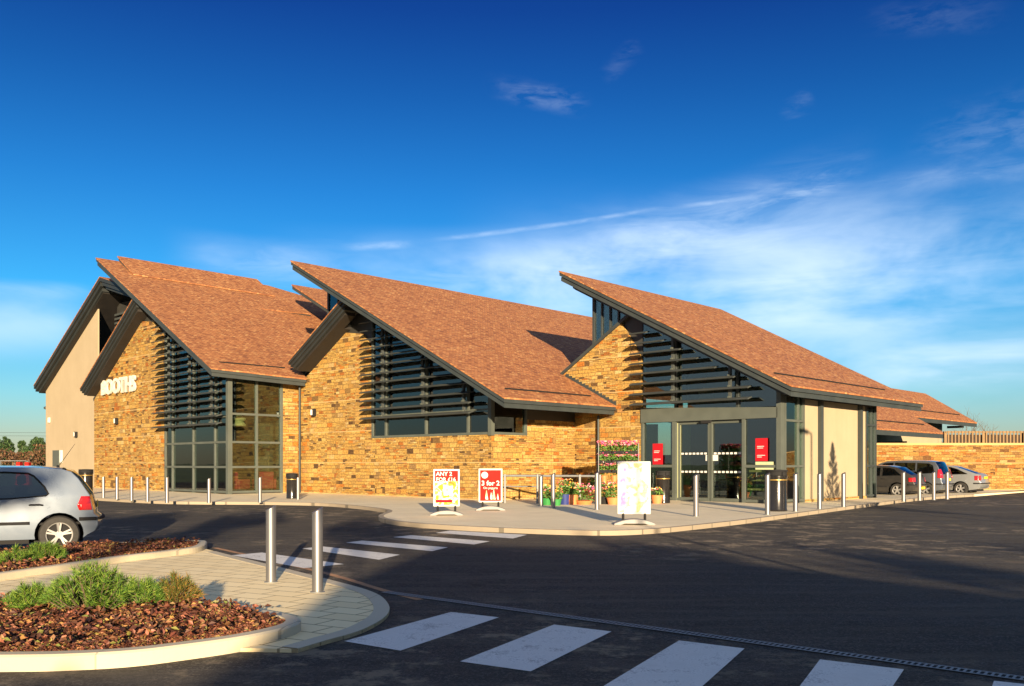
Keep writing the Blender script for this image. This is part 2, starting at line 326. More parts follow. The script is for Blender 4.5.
# ------------------------------------------------------------------ mesh helpers
class MB:
    def __init__(s): s.b = bmesh.new()
    def poly(s, pts): return s.b.faces.new([s.b.verts.new(p) for p in pts])
    def box(s, x0, x1, y0, y1, z0, z1):
        v = [s.b.verts.new(p) for p in ((x0, y0, z0), (x1, y0, z0), (x1, y1, z0), (x0, y1, z0), (x0, y0, z1), (x1, y0, z1), (x1, y1, z1), (x0, y1, z1))]
        for f in ((3, 2, 1, 0), (4, 5, 6, 7), (0, 1, 5, 4), (1, 2, 6, 5), (2, 3, 7, 6), (3, 0, 4, 7)): s.b.faces.new([v[i] for i in f])
        return v
    def obox(s, c, size, rot):
        m = Matrix.LocRotScale(Vector(c), rot, None); a, b, d = (x/2 for x in size)
        for q in s.box(-a, a, -b, b, -d, d): q.co = m @ q.co
    def prism(s, pts, vec):
        """pts: closed 3D outline; vec: extrusion"""
        vec = Vector(vec); a = [s.b.verts.new(p) for p in pts]; b = [s.b.verts.new(Vector(p)+vec) for p in pts]
        s.b.faces.new(a); s.b.faces.new(b[::-1]); k = len(a)
        for i in range(k): s.b.faces.new([a[i], b[i], b[(i+1) % k], a[(i+1) % k]][::-1])
    def bar(s, p, q, wd, ht=None):
        """rectangular bar between two points"""
        p, q = Vector(p), Vector(q); ht = ht or wd; d = (q-p)
        s.obox((p+q)/2, (wd, ht, d.length), d.to_track_quat('Z', 'Y'))
    def tube(s, pts, r, seg=8, cap=True):
        pts = [Vector(p) for p in pts]; rs = r if isinstance(r, (list, tuple)) else [r]*len(pts); rings = []
        for i, p in enumerate(pts):
            d = (pts[min(i+1, len(pts)-1)]-pts[max(i-1, 0)]).normalized()
            a = d.orthogonal().normalized() if i == 0 else (rings_a - d*rings_a.dot(d)).normalized()
            rings_a = a; b = d.cross(a)
            rings.append([s.b.verts.new(p+(a*math.cos(t)+b*math.sin(t))*rs[i]) for t in [2*math.pi*k/seg for k in range(seg)]])
        for i in range(len(rings)-1):
            for k in range(seg): s.b.faces.new([rings[i][k], rings[i][(k+1) % seg], rings[i+1][(k+1) % seg], rings[i+1][k]])
        if cap: s.b.faces.new(rings[0][::-1]); s.b.faces.new(rings[-1])
    def lathe(s, prof, seg=24, c=(0, 0, 0), axis='Z', close=False):
        rings = []
        for r, z in prof:
            ring = []
            for k in range(seg):
                t = 2*math.pi*k/seg; x, y = r*math.cos(t), r*math.sin(t)
                p = (x, y, z) if axis == 'Z' else (x, z, y)
                ring.append(s.b.verts.new((p[0]+c[0], p[1]+c[1], p[2]+c[2])))
            rings.append(ring)
        pr = list(zip(rings, rings[1:])) + ([(rings[-1], rings[0])] if close else [])
        for a, b in pr:
            for k in range(seg): s.b.faces.new([a[k], a[(k+1) % seg], b[(k+1) % seg], b[k]])
        if not close: s.b.faces.new(rings[0][::-1]); s.b.faces.new(rings[-1])
    def build(s, name, m, parent=None, smooth=False, bevel=0, uv=False, keepn=False):
        if not keepn: bmesh.ops.recalc_face_normals(s.b, faces=s.b.faces)
        if bevel: bmesh.ops.bevel(s.b, geom=[e for e in s.b.edges if len(e.link_faces) == 2 and e.calc_face_angle(0) > .6], offset=bevel, segments=1, affect='EDGES', clamp_overlap=True)
        if uv:
            l = s.b.loops.layers.uv.new('UVMap')
            for f in s.b.faces:
                nn = f.normal; t = Vector((0, 0, 1)).cross(nn)
                if t.length < .02: t = Vector((1, 0, 0)); bt = Vector((0, 1, 0))
                else:
                    t.normalize(); bt = nn.cross(t)
                for lp in f.loops: lp[l].uv = (lp.vert.co.dot(t), lp.vert.co.dot(bt))
        me = bpy.data.meshes.new(name); s.b.to_mesh(me); s.b.free()
        return link(name, me, m, parent, smooth)
def link(name, me, m, parent=None, smooth=False):
    if m is not None: me.materials.append(M[m] if isinstance(m, str) else m)
    if smooth:
        me.polygons.foreach_set('use_smooth', [True]*len(me.polygons))
        try: me.set_sharp_from_angle(angle=R(40))
        except Exception: pass
    o = bpy.data.objects.new(name, me); COL.objects.link(o)
    if parent is not None: o.parent = parent
    return o
def tag(o, label, cat, group=None, kind=None):
    o['label'] = label
    if kind: o['kind'] = kind
    if cat: o['category'] = cat
    if group: o['group'] = group
    return o
def struct(o, label=None):
    o['kind'] = 'structure'
    if label: o['label'] = label
    return o
def thing(name, label, cat, loc=(0, 0, 0), rotz=0, group=None):
    o = bpy.data.objects.new(name, None); COL.objects.link(o); o.empty_display_size = .2
    o.location = loc; o.rotation_euler = (0, 0, rotz); return tag(o, label, cat, group)
def kids(o): return [c for c in COL.objects if c.parent == o]
def dup(o, parent=None, loc=None, rotz=None, scale=None, label=None, top=True):
    c = o.copy(); COL.objects.link(c)
    if not top: c.parent = parent
    if loc is not None: c.location = loc
    if rotz is not None: c.rotation_euler = (0, 0, rotz)
    if scale is not None: c.scale = scale
    if label: c['label'] = label
    for k in kids(o): dup(k, parent=c, top=False)
    return c
def text(name, body, m, size, mtx, depth=.01, parent=None, bold=0.0, spacing=1.0, align='CENTER', sx=1.0):
    cu = bpy.data.curves.new(name, 'FONT'); cu.body = body; cu.size = size; cu.extrude = depth; cu.align_x = align; cu.align_y = 'CENTER'
    cu.offset = bold; cu.space_character = spacing; cu.resolution_u = 3; cu.space_line = .95
    t = bpy.data.objects.new('tmp', cu); COL.objects.link(t)
    dg = bpy.context.evaluated_depsgraph_get(); dg.update()
    me = bpy.data.meshes.new_from_object(t.evaluated_get(dg)); bpy.data.objects.remove(t)
    me.transform(mtx @ Matrix.Diagonal((sx, 1, 1, 1))); me.materials.clear()
    return link(name, me, m, parent)

CX, CY, F, EYE = 512, 464, 885, 1.5
def gpt(x, y, z=0.0):
    """where a sight line of the photograph meets height z"""
    t = (z-EYE)/(-(y-CY)/F); return Vector(((x-CX)/F*t, t, z))
U = Vector((.7177, -.6964, 0)); V = Vector((.6964, .7177, 0)); O0 = Vector((9.42, 31.0, 0))
ROT = math.atan2(U.y, U.x)
def wp(u, v, z=0): return O0+U*u+V*v+Vector((0, 0, z))
def loc_uv(p): d = Vector((p[0], p[1], 0))-O0; return d.dot(U), d.dot(V)
def smooth_closed(pts, n=6):
    out = []; k = len(pts)
    for i in range(k):
        p0, p1, p2, p3 = (Vector(pts[(i+j-1) % k]) for j in range(4))
        for s in range(n):
            t = s/n; out.append(.5*((2*p1)+(-p0+p2)*t+(2*p0-5*p1+4*p2-p3)*t*t+(-p0+3*p1-3*p2+p3)*t**3))
    return out
def smooth_open(pts, n=6):
    k = len(pts); out = []
    for i in range(k-1):
        p0, p1, p2, p3 = (Vector(pts[min(max(i+j-1, 0), k-1)]) for j in range(4))
        for s in range(n):
            t = s/n; out.append(.5*((2*p1)+(-p0+p2)*t+(2*p0-5*p1+4*p2-p3)*t*t+(-p0+3*p1-3*p2+p3)*t**3))
    out.append(Vector(pts[-1])); return out
def area(p): return .5*sum(p[i][0]*p[(i+1) % len(p)][1]-p[(i+1) % len(p)][0]*p[i][1] for i in range(len(p)))
def inset(pts, d):
    """offset a closed 2D outline inwards"""
    if area(pts) < 0: pts = pts[::-1]
    k = len(pts); out = []
    for i in range(k):
        a, b, c = (Vector(pts[(i+j) % k][:2]) for j in (-1, 0, 1))
        e1 = (b-a).normalized(); e2 = (c-b).normalized(); n1 = Vector((-e1.y, e1.x)); n2 = Vector((-e2.y, e2.x))
        m = (n1+n2); m = m.normalized() if m.length > 1e-6 else n1
        out.append(b+m*d/max(.35, m.dot(n1)))
    return out
def sheet(name, pts, z, m, parent=None):
    b = MB(); f = b.poly([(p[0], p[1], z) for p in pts]); b.b.normal_update()
    if f.normal.z < 0: f.normal_flip()
    bmesh.ops.triangulate(b.b, faces=[f])
    return b.build(name, m, parent, keepn=True)

# ------------------------------------------------------------------ ground, road, pavement, markings
g = sheet('ground', [(-3000, -600), (3000, -600), (3000, 4000), (-3000, 4000)], -.02, 'grass'); struct(g, 'green grass ground stretching off to the horizon')
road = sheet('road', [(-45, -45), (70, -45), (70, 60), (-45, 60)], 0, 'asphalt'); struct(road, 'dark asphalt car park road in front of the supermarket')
kerbpx = [(40, 497), (96, 500.5), (166, 504), (260, 504.8), (320, 506), (358, 509), (384, 512.5), (388, 515), (380, 518.5), (381, 521.5), (395, 525), (430, 528.5), (500, 532.5), (592, 535.5), (648, 534), (700, 529), (766, 521), (858, 508.2), (925, 500), (974, 496.5)]
front = smooth_open([gpt(*p) for p in kerbpx], 5)
back = [Vector((32, 52, 0)), wp(2, 30), wp(-45, 5), wp(-60, -2)]
pv = front+back
b = MB(); ins = [Vector((p.x, p.y, 0)) for p in pv]
b.prism([(p.x, p.y, -.01) for p in pv], (0, 0, .11)); o = b.build('pavement', 'pavement'); struct(o, 'pale concrete pavement along the supermarket front')
def ribbon(b, pts, w0, w1, z0, z1_):
    k = len(pts); nr = []
    for i in range(k):
        d = (pts[min(i+1, k-1)]-pts[max(i-1, 0)]); nr.append(Vector((-d.y, d.x, 0)).normalized())
    rows = [[b.b.verts.new((p.x+n_.x*w_, p.y+n_.y*w_, z)) for p, n_ in zip(pts, nr)] for w_, z in ((w0, z0), (w0, z1_), (w1, z1_), (w1, z0))]
    for r0, r1 in zip(rows, rows[1:]+rows[:1]):
        for i in range(k-1): b.b.faces.new([r0[i], r0[i+1], r1[i+1], r1[i]])
ZI = .03
b = MB(); ribbon(b, front, -.02, .12, -.005, .104); o = b.build('pavement_kerb', 'kerb_low'); struct(o, 'pale kerb stones edging the supermarket pavement')
isl = smooth_open([gpt(*p, ZI) for p in [(203, 548), (225, 554), (262, 563), (330, 580), (372, 592), (388, 604), (386, 616), (362, 630), (325, 641), (298, 649)]], 6)
isl_poly = isl+[gpt(240, 648, ZI), gpt(120, 655, ZI), gpt(0, 658, ZI), Vector((-12, 7, ZI)), Vector((-13, 12, ZI)), gpt(-60, 585, ZI), gpt(60, 562, ZI), gpt(180, 548, ZI)]
b = MB(); b.prism([(p.x, p.y, -.01) for p in isl_poly], (0, 0, ZI+.01)); o = b.build('crossing_island_path', 'island'); struct(o, 'cream block paved crossing island between the two planting beds')
b = MB(); ribbon(b, isl[4:], .0, -.16, -.005, ZI+.006)
o = b.build('island_kerb', 'kerb'); struct(o, 'flush pale kerb round the tip of the crossing island')
# rust stained gully along the far side of the island
b = MB()
gl = smooth_open([gpt(*p) for p in [(215, 548), (262, 558.5), (330, 574.5), (380, 589.5), (420, 600)]], 6)
for p, q in zip(gl, gl[1:]):
    d = (q-p); nr = Vector((-d.y, d.x, 0)).normalized()*.05
    b.poly([(p-nr)+Vector((0, 0, .004)), (q-nr)+Vector((0, 0, .004)), (q+nr)+Vector((0, 0, .004)), (p+nr)+Vector((0, 0, .004))])
o = b.build('gully_strip', 'rust'); struct(o, 'rust stained strip in the road along the island edge')
# channel drain
d0 = gpt(385, 592.5); d1 = gpt(1060, 684.5); dd = (d1-d0).normalized(); dn = Vector((-dd.y, dd.x, 0)); L = (d1-d0).length
b = MB(); b.prism([tuple(d0-dn*.06+Vector((0, 0, .004))), tuple(d1-dn*.06+Vector((0, 0, .004))), tuple(d1+dn*.06+Vector((0, 0, .004))), tuple(d0+dn*.06+Vector((0, 0, .004)))], (0, 0, .002))
dr = thing('channel_drain', 'narrow slotted channel drain running across the dark road', 'drain', tuple(d0), math.atan2(dd.y, dd.x))
b.b.free(); b = MB(); b.box(0, L, -.065, .065, .004, .006); b.build('channel_frame', 'black', dr)
b = MB(); x = 0
b.box(0, L, -.065, -.045, .007, .010); b.box(0, L, .045, .065, .007, .010)
while x < L: b.box(x, x+.018, -.044, .044, .007, .010); x += .045
b.build('grating', 'steel_dull', dr)
def stripe(pp, label, name='crossing_stripe'):
    P = [gpt(*p) for p in pp]; o = sheet(name, [tuple(p) for p in P], .005, 'paint'); return struct(o, label)
S = [[(344, 641.7), (451, 612.4), (499, 617.8), (400.4, 651.2)], [(460, 662), (554, 625), (611.6, 632), (530.7, 672)], [(603, 687), (679, 641), (744.6, 649), (700, 689)], [(798, 689), (820, 660), (904, 670), (884, 700)], [(985, 706), (994, 681.5), (1085, 691), (1085, 712)]]
for pp in S: stripe(pp, 'white painted crossing stripe on the near road')
for pp in [[(231.6, 555.5), (262, 552.8), (344, 564.4), (304, 568.4)], [(302, 548.8), (322, 546.6), (400, 555), (379, 560)], [(346, 542.8), (362, 540.8), (448, 547.6), (432, 551.4)], [(393, 537.3), (411, 535.4), (490, 541.5), (474, 544.7)], [(435.6, 533), (450, 530.8), (527, 535), (513, 538.7)]]:
    stripe(pp, 'white painted crossing stripe on the far road')

# raised planting beds
def bed(name, label, pts, top=.12):
    r = thing(name, label, 'planting bed'); P = smooth_closed([Vector((p[0], p[1], 0)) for p in pts], 6); P = [(p.x, p.y) for p in P]
    inn = inset(P, .13); PP = P if area(P) > 0 else P[::-1]
    b = MB(); k = len(PP)
    ob = [b.b.verts.new((*p, 0)) for p in PP]; ot = [b.b.verts.new((*p, top-.015)) for p in PP]
    o2 = [b.b.verts.new((*p, top)) for p in inset(PP, .02)]; it = [b.b.verts.new((p.x, p.y, top)) for p in inn]; ib = [b.b.verts.new((p.x, p.y, top-.06)) for p in inn]
    for i in range(k):
        j = (i+1) % k
        for a, c in ((ob, ot), (ot, o2), (o2, it), (it, ib)): b.b.faces.new([a[i], a[j], c[j], c[i]])
    b.build('kerb_edging', 'kerb', r)
    b = MB(); f = b.poly([(p.x, p.y, top-.03) for p in inset(PP, .10)]); bmesh.ops.triangulate(b.b, faces=[f]); b.build('soil', 'soil', r)
    return r, [Vector((p.x, p.y)) for p in inn]
near_pts = [gpt(-260, 672), gpt(-100, 673), gpt(0, 672), gpt(60, 671), gpt(130, 667), Vector((-2.46, 6.80)), Vector((-2.16, 7.08)), Vector((-1.94, 7.42)), Vector((-1.86, 7.72)), Vector((-1.94, 8.02)), Vector((-2.25, 8.32)), Vector((-2.85, 8.72)), gpt(110, 597, .12), gpt(0, 598, .12), gpt(-260, 604, .12)]
far_pts = [gpt(-180, 612), gpt(0, 583), gpt(60, 574), gpt(120, 564.5), gpt(175, 557.5), gpt(198, 554), gpt(206, 550), gpt(200, 546.5), gpt(140, 548), gpt(83, 551), gpt(0, 560), gpt(-180, 583)]
bedN, inN = bed('raised_planting_bed', 'near rounded planting bed with a pale kerb full of red ground cover', near_pts)
bedF, inF = bed('raised_planting_bed', 'far narrow planting bed with a pale kerb beside the silver hatchback', far_pts)
def inside(p, poly):
    c = False; k = len(poly)
    for i in range(k):
        a, b_ = poly[i], poly[i-1]
        if (a[1] > p[1]) != (b_[1] > p[1]) and p[0] < (b_[0]-a[0])*(p[1]-a[1])/(b_[1]-a[1])+a[0]: c = not c
    return c
def leaf_mesh(name, centres, sizes, m, parent=None, flat=.5, seed=1, fold=.25):
    """many small folded leaves, one island each"""
    r = np.random.default_rng(seed); c = np.asarray(centres, float); k = len(c); s = np.asarray(sizes, float).reshape(-1, 1)
    d = r.normal(size=(k, 3)); d[:, 2] *= flat; d /= np.linalg.norm(d, axis=1, keepdims=True)
    nrm = r.normal(size=(k, 3)); nrm[:, 2] = np.abs(nrm[:, 2])+.4; t = np.cross(nrm, d); t /= np.linalg.norm(t, axis=1, keepdims=True); nn = np.cross(d, t)
    up = nn*s*fold
    v = np.stack([c-d*s, c+t*s*.55+up, c+d*s, c-t*s*.55+up], 1).reshape(-1, 3)
    i = np.arange(k)*4; fc = np.concatenate([np.stack([i, i+1, i+2], 1), np.stack([i, i+2, i+3], 1)])
    me = bpy.data.meshes.new(name); me.from_pydata(v.tolist(), [], fc.tolist()); me.update()
    return link(name, me, m, parent)
def fill_bed(poly, dens, zt, seed, label, xr, h=.16):
    r = random.Random(seed); xs = [p[0] for p in poly]; ys = [p[1] for p in poly]; pts = []; sz = []
    x0, x1 = max(min(xs), xr), max(xs); n = int((x1-x0)*(max(ys)-min(ys))*dens)
    for _ in range(n):
        p = (r.uniform(x0, x1), r.uniform(min(ys), max(ys)))
        if not inside(p, poly): continue
        hh = h*(.35+.9*max(0, noise.noise((p[0]*2.2, p[1]*2.2, seed))+.35))
        e = min((Vector(p)-q).length for q in poly[::3]); hh *= min(1, .35+e*1.6)
        pts.append((p[0], p[1], zt+hh*r.random()**.6)); sz.append(r.uniform(.010, .026))
    for _ in range(n//9):
        p = (r.uniform(x0, x1), r.uniform(min(ys), max(ys)))
        if inside(p, poly) and min((Vector(p)-q).length for q in poly[::3]) > .08 and noise.noise((p[0]*3, p[1]*3, 5)) > -.05:
            pts.append((p[0], p[1], zt+h*(.6+.55*r.random()))); sz.append(r.uniform(.022, .038))
    o = leaf_mesh('ground_cover', pts, sz, 'red_leaves', None, .5, seed)
    tag(o, label, 'ground cover', None, 'stuff'); return o
fill_bed(inN, 8500, .09, 3, 'dense red and brown autumn ground cover filling the near bed', -6.5, .10)
fill_bed(inF, 3000, .09, 4, 'red and brown ground cover along the far bed', -9.5, .09)
def needle_plant(name, label, loc, h, wd, tufts, m='needles', seed=1, trunk=True, tall=False, nl=.085, cat='shrub', group=None, width=.0035, per=70):
    r = np.random.default_rng(seed); root = thing(name, label, cat, loc, 0, group); cs = []; ds = []
    b = MB()
    for i in range(tufts):
        if tall:
            t = (i+.5)/tufts; z = h*(.18+.80*t); rad = wd*(1-t)*.9*r.uniform(.55, 1)+.02; a = r.uniform(0, 6.283)
            tip = Vector((math.cos(a)*rad, math.sin(a)*rad, z+.10*r.random()+rad*.5)); base = Vector((0, 0, z-.1*rad-.08))
        else:
            a = r.uniform(0, 6.283); q = math.sqrt(r.uniform(0, 1)); tip = Vector((math.cos(a)*q*wd, math.sin(a)*q*wd, h*(1-.65*q*q)*r.uniform(.75, 1.0))); base = Vector((math.cos(a)*q*wd*.2, math.sin(a)*q*wd*.2, 0))
        b.tube([base, (base*.4+tip*.6)+Vector((0, 0, -.02)), tip], [.012, .008, .004], 5)
        dr_ = (tip-base).normalized()
        for k in range(per):
            f = r.uniform(.45, 1.03); cs.append(base.lerp(tip, f)); 
            dd_ = Vector(r.normal(size=3)).normalized()*.9+dr_*1.0; ds.append(dd_.normalized()*nl*r.uniform(.6, 1.1))
    if tall: b.tube([(0, 0, 0), (.01, 0, h*.5), (0, 0, h)], [.035, .02, .006], 7)
    b.build('trunk' if tall else 'stem', 'bark', root)
    vs = []; fs = []
    for i, (c, d) in enumerate(zip(cs, ds)):
        s = d.cross(Vector(r.normal(size=3))).normalized()*width
        vs += [c-s, c+s, c+d]; fs.append((3*i, 3*i+1, 3*i+2))
    me = bpy.data.meshes.new('foliage'); me.from_pydata([tuple(v) for v in vs], [], fs); link('foliage', me, m, root)
    return root
def bushat(px_, py_, z, *a, **k): p = gpt(px_, py_, z); return needle_plant(*a[:2], (p.x, p.y, z), *a[2:], **k)
bushat(33, 612, .1, 'dwarf_pine', 'low wide dwarf pine at the left end of the near bed', .27, .27, 60, seed=2, group='dwarf pines in the beds')
bushat(92, 613, .1, 'dwarf_pine', 'tallest bright green dwarf pine in the near bed', .47, .42, 170, seed=3, group='dwarf pines in the beds')
bushat(142, 610, .1, 'dwarf_pine', 'small round green dwarf pine between the tall one and the orange tinged one', .33, .22, 60, seed=4, group='dwarf pines in the beds')
bushat(176, 607, .1, 'dwarf_pine', 'orange tinged dwarf pine at the right of the near bed', .33, .23, 60, m='needles_orange', seed=5, group='dwarf pines in the beds')
bushat(45, 562, .1, 'dwarf_pine', 'small sunlit dwarf pine in front of the hatchback rear wheel', .30, .27, 70, seed=6, group='dwarf pines in the beds')
bushat(14, 566, .1, 'dwarf_pine', 'dark shaded dwarf pine in front of the hatchback sill', .26, .24, 30, seed=8, group='dwarf pines in the beds')

# ------------------------------------------------------------------ the supermarket
SM = thing('supermarket', 'stone and glass supermarket with sawtooth red tiled roofs', 'building', tuple(O0), ROT)
def vwall(v, th, pts, m='stone', name='wall'):
    """wall in the facade direction, pts = [(u, z)...], front face at v, thickness th backwards"""
    b = MB(); b.prism([(p[0], v, p[1]) for p in pts], (0, th, 0)); return b.build(name, m, SM, uv=m.startswith('stone'))
def uwall(u, th, pts, m='stone', name='wall'):
    b = MB(); b.prism([(u, p[0], p[1]) for p in pts], (-th, 0, 0)); return b.build(name, m, SM, uv=m.startswith('stone'))
z1 = lambda u: 12.85-.535*(u+35.6)
z2 = lambda u: 3.87-.508*(u+7.2)
z3 = lambda u: 4.16-.523*(u-.81)
z1L = lambda u: 10.22+.585*(u+31.55)
z2L = lambda u: 8.62+.555*(u+18.14)
z3L = lambda u: 6.33+.60*(u+8.42)
def roof(poly, zf, nm='roof', layers=((0, .0, .06, 'tile'), (.02, .06, .20, 'metal'), (.10, .20, .235, 'soffit'), (.07, .235, .40, 'metal'), (.42, .40, .52, 'metal')), soff=.525):
    """layered roof slab: poly in (u, v), each layer (inset, top drop, bottom drop, material)"""
    root = None
    for i, (d, t0, t1, m) in enumerate(layers):
        P = inset([Vector(p) for p in poly], d) if d else [Vector(p) for p in poly]
        if area(P) < 0: P = P[::-1]
        b = MB(); k = len(P)
        a = [b.b.verts.new((p.x, p.y, zf(p.x)-t0-(.002 if i else 0))) for p in P]; c = [b.b.verts.new((p.x, p.y, zf(p.x)-t1)) for p in P]
        b.b.faces.new(a); b.b.faces.new(c[::-1])
        for j in range(k): b.b.faces.new([a[j], c[j], c[(j+1) % k], a[(j+1) % k]])
        o = b.build(nm if i == 0 else 'fascia', m, SM if i == 0 else root, uv=(m == 'tile'))
        if i == 0: root = o
    if soff:
        P = inset([Vector(p) for p in poly], .47); b = MB(); b.prism([(p.x, p.y, zf(p.x)-soff) for p in P], (0, 0, -.02)); b.build('soffit', 'soffit', root)
    return root
# main slopes
r3 = roof([(-9.62, -.8), (.81, -.8), (.81, 11.45), (-9.62, 12.1)], z3)
r2 = roof([(-21.15, -6.5), (-7.2, -6.5), (-7.2, -.003), (-9.2, .3), (-9.2, 16), (-21.15, 16)], z2)
r1 = roof([(-35.7, -9.75), (-22.45, -9.75), (-22.1, -5.0), (-23.2, -4.7), (-23.2, 6.5), (-32.9, 6.5), (-35.7, .9)], z1)
LL = ((0, 0, .05, 'tile'), (.02, .05, .18, 'verge'), (.08, .18, .22, 'soffit'), (.09, .22, .34, 'verge'), (.16, .34, .38, 'soffit'), (.17, .38, .50, 'verge'), (.30, .50, .62, 'soffit'))
r2L = roof([(-22.15, -6.02), (-17.6, -6.02), (-17.6, -4.9), (-18.45, -4.9), (-18.45, 15), (-23.1, 15), (-23.1, -4.93), (-22.15, -4.93)], z2L, layers=LL, soff=False)
r1L = roof([(-38.95, -9.42), (-31.4, -9.42), (-31.0, 1), (-38.75, 1)], z1L, layers=LL, soff=False)
r3L = roof([(-10.15, .02), (-8.3, .02), (-8.3, 11), (-10.15, 11)], z3L, layers=((0, 0, .07, 'tile'), (.02, .07, .25, 'metal')), soff=False)
# raised strip along the ridge of bay one, and the small roof tip behind
zb = lambda u: 13.20-.62*(u+35.75)
roof([(-35.75, -8.55), (-33.6, -8.55), (-33.6, .15), (-35.75, .15)], zb, layers=((0, 0, .07, 'tile'), (.05, .07, .22, 'metal')), soff=False)
zc = lambda u: 12.25-.5*(u+31.5)
roof([(-31.5, 0), (-27, 0), (-27, 9), (-31.5, 9)], zc, layers=((0, 0, .08, 'tile'), (.03, .08, .28, 'metal')), soff=False)
# bay zero with its rendered gable
z0L = lambda u: 12.45+.50*(u+38.45); z0R = lambda u: 12.45-.27*(u+38.45)
L0 = ((0, 0, .05, 'tile'), (.02, .05, .26, 'verge'), (.09, .26, .30, 'soffit'), (.10, .30, .48, 'verge'), (.26, .48, .66, 'verge'), (.36, .66, .70, 'soffit'))
roof([(-49.75, -8.5), (-38.45, -8.5), (-38.45, 4), (-49.75, 4)], z0L, layers=L0, soff=False)
roof([(-38.44, -8.5), (-33.5, -8.5), (-33.5, 0), (-38.44, 0)], z0R, layers=L0, soff=False)
vwall(-7.9, .08, [(-49.2, 0), (-40.25, 0), (-40.25, z0L(-40.25)-.7), (-49.2, z0L(-49.2)-.7)], 'render', 'rendered_wall')
vwall(-6.9, .2, [(-39.9, 4), (-34, 4), (-34, 10.9), (-39.9, 11.3)], 'cladding_and_shade', 'recessed_panel')
b = MB()
for k in range(14): b.box(-39.8, -34.2, -7.1, -6.98, 7.2+k*.25, 7.32+k*.25)
b.build('vent_grille', 'louvre', SM)
uwall(-9.40, .05, [(-2.95, 3.28), (-.01, 3.28), (-.01, 4.52), (-2.95, 4.52)], 'cladding_and_shade', 'eave_shade_panel')  # dark panel standing in for the shade under the eave
uwall(.02, .05, [(1.8, 3.86), (8.28, 3.86), (8.28, 4.15), (1.8, 4.15)], 'cladding_and_shade', 'eave_shade_panel')  # eave shade painted the same way above the rendered side wall
# dark bars painting the lap shadow across the tiles above each eave
for rf, zf, u, va, vb in ((r3, z3, -.15, -.2, 9.6), (r2, z2, -7.95, -5.7, -.75), (r1, z1, -23.1, -9.0, -5.6)):
    b = MB(); b.obox((u, (va+vb)/2, zf(u)+.02), (.05, vb-va, .05), Matrix.Rotation(math.atan(.52), 3, 'Y').to_quaternion()); b.build('lap_shadow_bar', 'black', rf)
# stone gables
vwall(-8.61, .35, [(-38.93, 0), (-29.6, 0), (-29.6, 7.9), (-30.9, 9.0), (-32.4, z1L(-32.4)-.60), (-38.93, z1L(-38.93)-.62)], name='stone_gable')
vwall(-4.94, .35, [(-22.98, 0), (-9.43, 0), (-9.43, 2.64), (-17.0, 2.64), (-17.0, 6.6), (-17.7, 7.35), (-19.0, z2L(-19.0)-.60), (-22.98, z2L(-22.98)-.62)], name='stone_gable')
vwall(0, .35, [(-10.1, 0), (-5.98, 0), (-5.98, 5.7), (-6.3, 6.25), (-6.95, z3L(-6.95)-.02), (-10.1, z3L(-10.1)-.02)], name='stone_gable')
uwall(-9.41, .35, [(-4.9, 0), (-.004, 0), (-.004, 4.5), (-2.97, 4.5), (-2.97, 2.64), (-4.9, 2.64)], name='stone_return')
uwall(-22.98, .35, [(-5.77, 0), (-4.945, 0), (-4.945, 5.7), (-5.77, 5.7)], name='stone_return')
uwall(-38.93+.35, .35, [(-8.2, 0), (0, 0), (0, 5.5), (-8.2, 5.5)], name='stone_return')
for v_, pts_ in ((-8.5, [(-33, 7.5), (-29.6, 6.5), (-29.6, z1(-29.6)-.5), (-33, z1(-33)-.5)]), (-4.83, [(-19.8, 6), (-17, 5.8), (-17, z2(-17)-.5), (-19.8, z2(-19.8)-.5)]), (.11, [(-7.3, 5.2), (-5.98, 5), (-5.98, z3(-5.98)-.5), (-6.6, z3(-6.6)-.5), (-7.3, 6.6)])):
    vwall(v_, .2, pts_, 'cladding_and_shade', 'gable_shade_infill')  # dark infill shaped like the roof's shadow on each gable
# coping on gable three
b = MB(); a_, c_ = (-10.25, z3L(-10.25)), (-6.55, z3L(-6.55))
b.prism([(a_[0], -.08, a_[1]-.02), (c_[0], -.08, c_[1]-.02), (c_[0], -.08, c_[1]+.12), (a_[0], -.08, a_[1]+.12)], (0, .5, 0)); b.build('coping', 'metal', SM)
# lead flashing where roof two meets gable three
b = MB(); us = [-9.9+.18*k for k in range(16)]
for k, u in enumerate(us[:-1]): b.box(u, us[k+1]-.012, -.035, -.003, z2(us[k+1])-.02, z2(u)+.10)
b.build('step_flashing', 'metal', SM)
# clerestories between the high slopes and the low ones
def pane_quad(v, pts, parent, name='pane'):
    b = MB(); b.prism([(p[0], v, p[1]) for p in pts], (0, .02, 0)); return b.build(name, 'glass', parent)
def frame_box(b, u0, u1, z0, z1_, v=0, d=.12): b.box(u0, u1, v-.03, v+d, z0, z1_)
for ul, v, zm, zl, ur in ((-8.42, .05, z3, z3L, -6.7), (-20.5, -4.85, z2, z2L, -18.9)):
    b = MB(); zl_ = lambda u: zl(u)+.10
    frame_box(b, ul-.06, ul+.06, zl(ul), zm(ul)-.46, v); nm = 3 if ul > -10 else 1
    for k in range(nm):
        u = ul+(ur-ul)*(k+1)/(nm+1); frame_box(b, u-.035, u+.035, zl(u)+.03, zm(u)-.46, v, .1)
    fr = b.build('clerestory_window', 'metal', SM)
    pane_quad(v+.02, [(ul, zl_(ul)), (ur, zl_(ur)), (ur, max(zl_(ur)+.02, zm(ur)-.46)), (ul, zm(ul)-.46)], fr)
    b = MB(); b.box(ul-.02, ul+.02, v+.15, v+9, zl(ul)-.1, zm(ul)-.47); b.build('clerestory_side', 'glass', fr)
    b = MB(); 
    for k in range(8): b.box(ul-.05, ul+.05, v+.15+k*1.2, v+.22+k*1.2, zl(ul)-.1, zm(ul)-.47)
    b.build('mullion', 'metal', fr)
